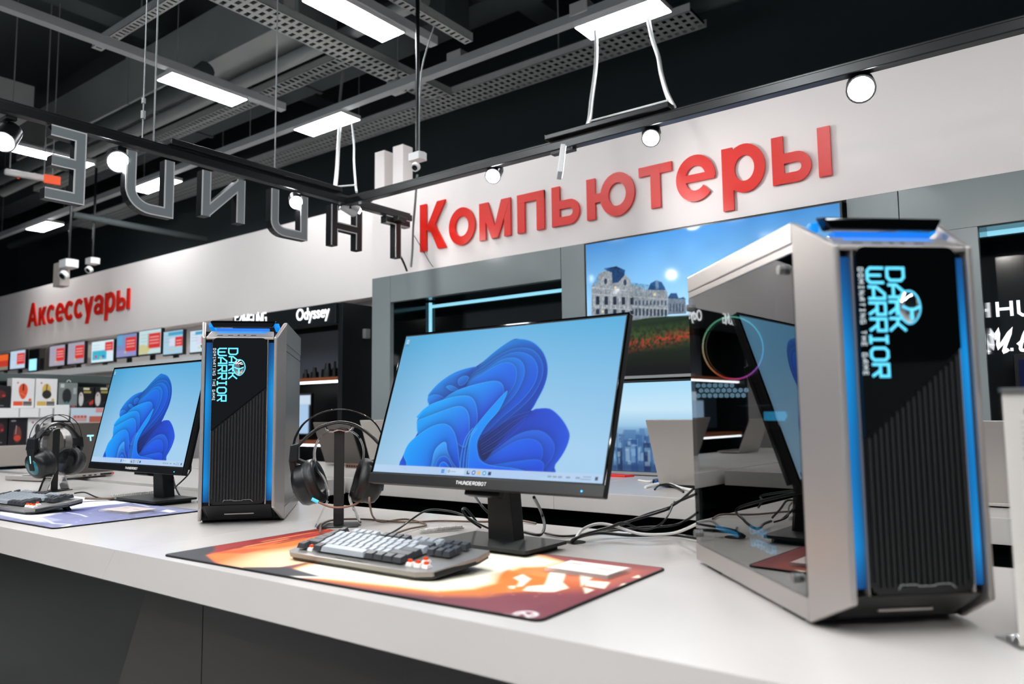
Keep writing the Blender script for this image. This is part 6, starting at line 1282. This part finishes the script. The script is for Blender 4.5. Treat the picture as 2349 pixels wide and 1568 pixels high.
k = MB(); k.box(kx0, kx1, 0.372, 0.38, zs1, kz0+0.02); k.build('inner_panel', 'kiosk_grey', ki, label='grey panel')
for zz in (zs1, zs2):
    k = MB(); k.box(kx0, kx1, 0.06, 0.38, zz-0.022, zz); s_ = k.build('shelf_board', 'wood_edge', ki, label='wooden shelf')
    k = MB(); k.box(kx0+0.01, kx1-0.004, 0.062, 0.085, zz-0.036, zz-0.0225); k.build('led_strip', 'led_white', s_)
def plain_text(name, txt, x0, x1, z0, h, y, m_, parent, off=0.02):
    c = bpy.data.curves.new(name, 'FONT'); c.body = txt; c.size = 1; c.offset = off; c.extrude = 0.01; c.resolution_u = 4
    o = bpy.data.objects.new(name, c); COL.objects.link(o); bpy.context.view_layer.update()
    me = bpy.data.meshes.new_from_object(o); bpy.data.objects.remove(o); bpy.data.curves.remove(c); me.name = name
    co = np.zeros(len(me.vertices)*3); me.vertices.foreach_get('co', co); co = co.reshape(-1, 3)
    mn, mx_ = co.min(0), co.max(0); out = np.zeros_like(co)
    out[:, 0] = x0+(co[:, 0]-mn[0])/(mx_[0]-mn[0])*(x1-x0); out[:, 2] = z0+co[:, 1]*h; out[:, 1] = y-(co[:, 2]-mn[2])*0.2
    me.vertices.foreach_set('co', out.ravel()); me.materials.clear(); me.materials.append(M[m_]); me.update()
    ob = bpy.data.objects.new(name, me); COL.objects.link(ob); ob.parent = parent; return ob
a0, a1 = ony(681, 733, YK)[0], ony(757, 731, YK)[0]; z0_ = ony(700, 733, YK)[2]; hh = ony(690, 708, YK)[2]-ony(690, 735, YK)[2]
plain_text('lettering', 'Odyssey', a0, a1, z0_, hh/0.72, -0.002, 'logo_lit', hdr, 0.014)
b0, b1 = ony(540, 745, YK)[0], ony(611, 740, YK)[0]; k = MB(); lettering(k, 'SAMSUNG', hh*0.85, (b0, -0.001, ony(575, 744, YK)[2]), (1, 0, 0), (0, 0, 1), (0, -1, 0), 0.003, 0.9, 1.9, total=b1-b0); k.build('lettering', 'logo_lit', hdr)
for i, (px, w, h) in enumerate(((702, 0.05, 0.07), (722, 0.06, 0.08), (752, 0.09, 0.10), (768, 0.04, 0.11))):
    q = ony(px, 862, YK+0.2); t = thing('camera_model', ['small dark device at left on the upper kiosk shelf', 'round dark device in the middle of the upper kiosk shelf', 'dark device with knob on the upper kiosk shelf', 'slim dark bottle shaped device at the right of the upper kiosk shelf'][i], 'device', (min(q[0], kx1-0.06), YK+0.2, zs1)); k = MB(); k.cyl((0, 0, 0), (0, 0, h*0.6), w/2, w/2.2, 16); k.cyl((0, 0, h*0.6), (0, 0, h), w/4, w/5, 12); k.build('body', 'black_plastic', t, 0.002)
q0, q1 = ony(694, 985, YK+0.12), ony(712, 905, YK+0.12); t = thing('kiosk_monitor', 'monitor with a pale T on its screen inside the kiosk', 'monitor', (q1[0]-0.2, YK+0.12, zs2)); k = MB(); k.box(-0.22, 0.21, 0, 0.02, 0.03, q1[2]-zs2+0.01); k.box(-0.03, 0.03, 0.0, 0.06, 0.0, 0.05); k.build('housing', 'black_plastic', t, 0.002)
cv = Cv(0.42, q1[2]-zs2-0.04, 42, 30, '#101c26'); cv.rect(0.2, 0, 0.40, cv.h*0.75, '#a9c9e8'); cv.rect(0.30, cv.h*0.75, 0.42, cv.h, '#c9dcee'); cv.build('screen', 'screen', t, (-0.215, -0.001, 0.04), (1, 0, 0), (0, 0, 1))
q = ony(703, 1000, YK+0.02); laptop((q[0]-0.14, 2.78, ZD), 0, 0.3, 0.15, 0.22, 112, 'laptop half hidden between left tower and kiosk', 'lid_silver', 'lid_silver')
# small white wall panel and ledge right of the kiosk
p0, p1 = ony(834, 910, 3.6), ony(857, 765, 3.6); t = thing('wall_panel', 'narrow white access panel on the wall beside the kiosk', 'panel', ((p0[0]+p1[0])/2, 3.6, p0[2])); k = MB(); w = p1[0]-p0[0]; h = p1[2]-p0[2]; k.box(-w/2, w/2, 0, 0.018, 0, h); k.build('plate', 'wall_white', t, 0.003); k = MB(); k.box(-w/2+0.02, w/2-0.02, -0.002, 0.0, 0.03, h-0.03); k.build('inner_plate', 'paper_white', t, 0.002)
p0, p1 = ony(797, 928, 3.5), ony(850, 926, 3.5); t = thing('wall_ledge', 'white ledge on the wall between kiosk and grey cladding', 'ledge', (p0[0], 3.5, p0[2])); k = MB(); k.box(-0.1, p1[0]-p0[0]+0.1, 0, 0.12, -0.03, 0); k.build('board', 'wall_white', t, 0.003)
p0 = ony(795, 765, 3.3); t = thing('wall_bracket', 'small grey bracket on the right side of the kiosk', 'bracket', (kx1+0.042, YK+0.2, ony(795, 770, YK+0.2)[2])); k = MB(); k.box(0, 0.03, -0.02, 0.02, -0.03, 0.03); k.build('plate', 'wire_grey', t, 0.003)
# ================================================================== CAMERAS AND THE CEILING
def dome(px, py, y, label, r, ztop, cat='security camera'):
    P = ony(px, py, y); t = thing('security_camera', label, cat, P)
    d = np.array([0.25, -0.75, -0.6]); d /= np.linalg.norm(d)
    k = MB(); k.prism([(-r*0.9, -r*0.7), (r*0.9, -r*0.7), (r*1.12, 0), (r*0.9, r*0.7), (-r*0.9, r*0.7), (-r*1.12, 0)], 'z', r*0.5, r*1.4); k.build('mounting_box', 'white_plastic', t, 0.004)
    k = MB(); k.revolve([(r*0.95, r*0.55), (r*1.0, r*0.3), (r*0.98, -r*0.1), (r*0.82, -r*0.6), (r*0.45, -r*0.95), (0.001, -r*1.02)], (0, 0, 0), (0, 0, 1), 26); b = k.build('body', 'white_plastic', t)
    k = MB(); k.cyl(d*r*0.5, d*r*1.04, r*0.55, r*0.5, 22); k.build('lens_ring', 'white_plastic', b, 0.001); k = MB(); k.revolve([(r*0.36, r*1.035), (r*0.3, r*1.06), (r*0.1, r*1.08)], (0, 0, 0), d, 20); k.build('lens', 'black_gloss', b)
    k = MB(); k.cyl((0, 0, r*1.2), (0, 0, ztop-P[2]), 0.011, n=10); k.build('pole', 'black_plastic', t)
    return t, P
t_, P_c = dome(958, 378, 2.75, 'white dome camera hanging from a black pole above the first red letter', 0.042, 3.42)
k = MB(); k.tube([(0.01, 0, 0.06), (0.012, 0, 0.25), (0.03, 0, 0.5), (0.10, 0.02, 0.72)], 0.004, 6, 0, 5); k.build('cable', 'wire_grey', t_)
dome(212, 613, 3.2, 'small far dome camera at left above the smaller red sign', 0.06, 3.49)
t_, P_ = dome(157, 624, 2.9, 'white round camera on a beige box at the far left above the band', 0.075, 3.61)
k = MB(); k.box(-0.23, -0.09, -0.03, 0.05, -0.11, 0.10); k.build('junction_box', 'deck_beige', t_, 0.004)
# corrugated white conduits from the lamps down to the tracks
def conduit(pts, r, label, m_='white_plastic'):
    P = [np.array(p, float) for p in pts]; o = P[0].copy(); k = MB(); k.tube([p-o for p in P], r, 10, 0, 6); ob = k.build('conduit', m_); ob.location = tuple(o); return tag(ob, label, 'conduit', 'white conduits hanging between trunking and tracks')
A_ = lambda px, py, y: ony(px, py, y)
conduit([A_(1366, 72, 3.25), A_(1368, 110, 3.15), A_(1366, 160, 3.0), A_(1357, 230, 2.75), A_(1352, 275, 2.6), A_(1342, 300, 2.42)], 0.010, 'white conduit dropping from the right lamp to the track, the left one of the pair')
conduit([A_(1487, 44, 3.25), A_(1497, 90, 3.1), A_(1510, 130, 2.95), A_(1517, 170, 2.8), A_(1530, 215, 2.6), A_(1545, 246, 2.42)], 0.010, 'white conduit dropping from the right lamp to the track, the right one of the pair')
conduit([A_(1352, 278, 2.5), A_(1450, 252, 2.5), A_(1532, 230, 2.5)], 0.0035, 'thin white wire tied between the two right conduits')
conduit([A_(780, 285, 3.25), A_(776, 340, 3.0), A_(772, 400, 2.75), A_(767, 444, 2.45)], 0.011, 'white conduit dropping from the middle lamp to the track corner')
conduit([A_(808, 285, 3.2), A_(812, 330, 3.0), A_(812, 370, 2.8), A_(816, 425, 2.55), A_(818, 440, 2.45)], 0.006, 'thin white wire beside the conduit at the track corner')
conduit([A_(769, 428, 2.5), A_(816, 424, 2.5)], 0.004, 'short white wire joining conduit and thin wire at the track corner')
conduit([A_(792, 120, 3.35), A_(786, 170, 3.35), A_(779, 240, 3.32)], 0.010, 'grey hose hanging between the perforated tray and the middle lamp', 'wire_grey')
# thin suspension wires of the forward track
for a, y, zt, lab in ((326, 1.53, 4.3, 'left'), (352, 1.58, 4.3, 'middle'), (630, 2.06, 4.3, 'right')):
    q = onx(a, 335 if a < 400 else 410, XT); k = MB(); k.cyl((0, 0, 0), (0, 0, 4.3-ZTK-0.05), 0.0035 if lab != 'left' else 0.0028, n=6)
    if lab == 'left': k.cyl((0, 0, 0.08), (0, 0, 0.11), 0.009, n=8); k.cyl((0, 0, 0.14), (0, 0, 0.16), 0.008, n=8)
    ob = k.build('suspension_wire', 'wire_grey'); ob.location = (XT, q[1], ZTK+0.046); tag(ob, 'thin steel wire holding the forward track, the %s one' % lab, 'wire', 'wires holding the forward track')
# cable trays: perforated U channels
def tray(name, axis, pos, a0, a1, z, w, label, hanger=True, step=0.05, m_='zinc'):
    """floor of the tray punched with slots: built as cross webs between two flanges and side walls"""
    t = thing('cable_tray', label, 'cable tray', (0, 0, z)); k = MB()
    def bx(u0, u1, v0, v1, z0, z1):
        if axis == 'x': k.box(u0, u1, pos+v0, pos+v1, z0, z1)
        else: k.box(pos+v0, pos+v1, u0, u1, z0, z1)
    n = max(1, round(w/0.06)); hw = w/2
    for i in range(n+1): c = -hw+w*i/n; bx(a0, a1, max(-hw, c-0.012), min(hw, c+0.012), 0, 0.003)
    m = int((a1-a0)/step)
    for i in range(m+1): u = a0+(a1-a0)*i/m; bx(u-0.012, min(u+0.012, a1), -hw, hw, 0.0003, 0.0027)
    bx(a0, a1, -hw, -hw+0.002, 0, 0.05); bx(a0, a1, hw-0.002, hw, 0, 0.05)
    k.build('perforated_channel', m_, t)
    k = MB(); bx(a0+0.01, a1-0.01, -hw+0.01, hw-0.01, 0.02, 0.035); k.build('cable_bundle', 'cable_black', t)
    if hanger:
        k = MB()
        for i in range(max(2, int((a1-a0)/1.6))):
            u = a0+(a1-a0)*(i+0.5)/max(2, int((a1-a0)/1.6)); q = (u, pos) if axis == 'x' else (pos, u); k.cyl((q[0], q[1], 0.05), (q[0], q[1], 4.3-z), 0.005, n=6)
        k.build('hanger_rod', 'wire_grey', t)
    return t
zt = 3.45
tx = onz(1130, 200, zt); tray('t', 'x', tx[1]+0.02, -9.5, onz(1570, 12, zt)[0], zt, 0.24, 'wide perforated cable tray running along the dark wall behind the lamps')
ty = onz(760, 100, zt); tray('t', 'y', ty[0], -0.5, tx[1]-0.12, zt-0.02, 0.20, 'perforated cable tray coming from the top edge toward the wide tray')
p0 = onz(1085, 95, 3.3); tray('t', 'y', p0[0]-0.03, -0.5, p0[1], 3.3, 0.06, 'narrow perforated channel ending at the top middle of the photo', True, 0.04)
p0 = onz(222, 112, 3.38); p1 = onz(405, 0, 3.38); tray('t', 'x', (p0[1]+p1[1])/2, p0[0], p1[0]+1.2, 3.38, 0.06, 'narrow perforated channel crossing the upper left trunking', True, 0.04)
p0 = onz(560, 235, 3.5); tray('t', 'x', onz(620, 215, 3.5)[1], -8.5, onz(760, 125, 3.5)[0], 3.5, 0.14, 'perforated cable tray behind the upper left lamp')
# ducts, beams and pipes
def duct(y0, y1, x0, x1, z0, z1, label, m_='duct_grey'):
    t = thing('air_duct', label, 'duct', ((x0+x1)/2, (y0+y1)/2, z0)); k = MB(); L = (x1-x0)/2; h = (y1-y0)/2; k.box(-L, L, -h, h, 0, z1-z0); k.build('casing', m_, t, 0.004)
    k = MB(); n = max(2, int((x1-x0)/1.5))
    for i in range(1, n): u = -L+2*L*i/n; k.box(u-0.02, u+0.02, -h-0.012, h+0.012, -0.012, z1-z0+0.012)
    k.build('flange', m_, t); return t
d0 = onz(450, 170, 3.62); d1 = onz(540, 170, 3.62)
duct(d0[1]-0.05, d1[1]+0.08, -8.0, onz(700, 45, 3.62)[0], 3.62, 4.0, 'wide grey air duct crossing the upper left of the ceiling')
duct(0.5, 1.25, -9, -4.6, 3.75, 4.1, 'grey air duct at the top left corner near the camera')
duct(3.55, 3.8, -11, -3.2, 3.75, 4.05, 'dark duct above the long back trunking', 'duct_dark')
duct(2.1, 2.35, -11, -6.4, 3.5, 3.75, 'grey duct at far left behind the glaring spotlight')
def pipe(pts, r, label, m_='duct_grey'):
    P = [np.array(p, float) for p in pts]; o = P[0].copy(); k = MB(); k.tube([p-o for p in P], r, 12); ob = k.build('pipe', m_); ob.location = tuple(o); return tag(ob, label, 'pipe', 'pipes under the ceiling')
pipe([(-9, 3.05, 3.55), (-2.9, 3.05, 3.55)], 0.045, 'grey pipe running in front of the wide perforated tray')
pipe([(-9, 3.42, 3.9), (-3.4, 3.42, 3.9)], 0.03, 'thinner grey pipe above the other pipe', 'duct_dark')
pipe([(-10, 2.72, 3.45), (-4.9, 2.72, 3.45), (-4.6, 2.72, 3.5)], 0.06, 'thick dark pipe ending above the hanging letter N', 'duct_dark')
pipe([(-12, 4.2, 3.6), (-1.2, 4.2, 3.6)], 0.05, 'pipe along the dark rear wall', 'duct_dark')
pipe([(-9.2, 1.7, 3.3), (-6.6, 1.7, 3.3)], 0.05, 'short dark pipe at the far left of the ceiling', 'duct_dark')
pipe([(-7.2, 3.0, 3.0), (-7.2, 4.3, 3.0)], 0.03, 'dark pipe crossing under the far trunking at left', 'duct_dark')
# beams of the ceiling slab (structure)
struct('trim_6', MB().box(-13, 5, 1.35, 1.6, 4.0, 4.3), 'duct_dark'); struct('trim_7', MB().box(-13, 5, 3.9, 4.15, 4.0, 4.3), 'duct_dark')
for i, x in enumerate((-8.6, -5.5, -3.0, -0.4)): struct('trim_%d' % (8+i), MB().box(x-0.1, x+0.1, -6, 4.6, 4.05, 4.3), 'duct_dark')
# junction boxes on the trunking and tray
for px, py, z, lab in ((650, 20, 3.5, 'white junction box on the perforated tray at the top edge'), (1050, 140, 3.27, 'pale junction box on the long trunking, the right one'), (910, 205, 3.27, 'pale junction box on the long trunking, the left one'), (1335, 30, 3.27, 'pale junction box beside the top right lamp')):
    q = onz(px, py, z); t = thing('junction_box', lab, 'box', q, 0, 'junction boxes under the ceiling'); k = MB(); k.box(-0.055, 0.055, -0.04, 0.04, -0.02, 0.05); k.build('casing', 'pale_grey_plastic', t, 0.005); k = MB(); k.box(-0.048, 0.048, -0.034, 0.034, -0.024, -0.02); k.build('lid', 'pale_grey_plastic', t, 0.002)
# emergency light and orange plate at far left
q = ond(62, 402, 5.2); t = thing('emergency_light', 'white emergency light bar hanging at the far left', 'lamp', q, math.radians(80)); k = MB(); k.box(-0.13, 0.13, -0.02, 0.02, -0.02, 0.02); k.build('casing', 'white_plastic', t, 0.01); k = MB(); k.cyl((-0.05, 0, -0.032), (-0.05, 0, -0.029), 0.008, n=12); k.build('indicator', 'orange_sign', t); k = MB(); k.cyl((0.1, 0, 0.03), (0.1, 0, 4.3-q[2]), 0.004, n=6); k.cyl((-0.1, 0, 0.03), (-0.1, 0, 4.3-q[2]), 0.004, n=6); k.build('rod', 'wire_grey', t)
q = ond(120, 412, 5.2); t = thing('ceiling_plate', 'small orange sign plate hanging at the far left behind the letter E', 'sign', q, math.radians(80)); k = MB(); k.box(-0.05, 0.05, -0.004, 0.004, -0.03, 0.03); k.build('plate', 'orange_sign', t, 0.002); k = MB(); k.cyl((0, 0, 0.03), (0, 0, 4.3-q[2]), 0.003, n=6); k.build('rod', 'wire_grey', t)
# wires hanging at the corner posts, cables in front of the letter К
def hang(pts, r, label, m_='cable_black'):
    P = [np.array(p, float) for p in pts]; o = P[0].copy(); k = MB(); k.tube([p-o for p in P], r, 8, 0, 6); ob = k.build('cable', m_); ob.location = tuple(o); return tag(ob, label, 'cable', 'cables hanging at the corner posts')
hang([A_(957, 400, 2.76), A_(952, 470, 2.8), A_(948, 520, 2.9), A_(946, 575, 2.95), A_(943, 612, 2.97)], 0.006, 'pale cable hanging left of the first letter of the large red sign', 'wire_grey')
hang([A_(905, 555, 2.85), A_(912, 575, 2.9), A_(925, 600, 2.95), A_(934, 622, 2.97)], 0.006, 'black cable bending down from the hanging letter T')
hang([A_(950, 540, 2.96), A_(965, 565, 2.97), A_(985, 600, 2.97), A_(994, 612, 2.97)], 0.002, 'thin dark wire crossing below the first letter of the large red sign')
k = MB(); k.box(-0.06, 0.06, -0.03, 0.03, -0.012, 0.012); q = onx(905, 502, XT); ob = k.build('track_adapter', 'black_rail', None, 0.003); ob.location = (XT, q[1], ZTK-0.010); tag(ob, 'black adapter under the track end at the hanging letter T', 'adapter')
# a lit advertising screen behind the camera, seen only as reflections in the glossy case fronts
t = thing('television', 'violet advertising screen behind the camera reflected in the case front', 'television', (1.9, -1.6, 0.75), math.radians(180+45)); k = MB(); k.box(-0.65, 0.65, 0, 0.05, 0, 0.8); k.build('housing', 'black_plastic', t, 0.003); k = MB(); k.box(-0.05, 0.05, 0.02, 0.05, -0.75, 0); k.box(-0.3, 0.3, -0.1, 0.2, -0.75, -0.73); k.build('stand', 'black_plastic', t)
cv = Cv(1.26, 0.75, 60, 36, '#3a2a9a'); cv.poly([(0, 0), (0.7, 0.2), (1.26, 0.1), (1.26, 0)], '#d9d6f0', 6); cv.poly([(0, 0.4), (0.5, 0.75), (0, 0.75)], '#5a1e8e', 6); cv.build('screen', 'screen', t, (-0.63, -0.001, 0.025), (1, 0, 0), (0, 0, 1))
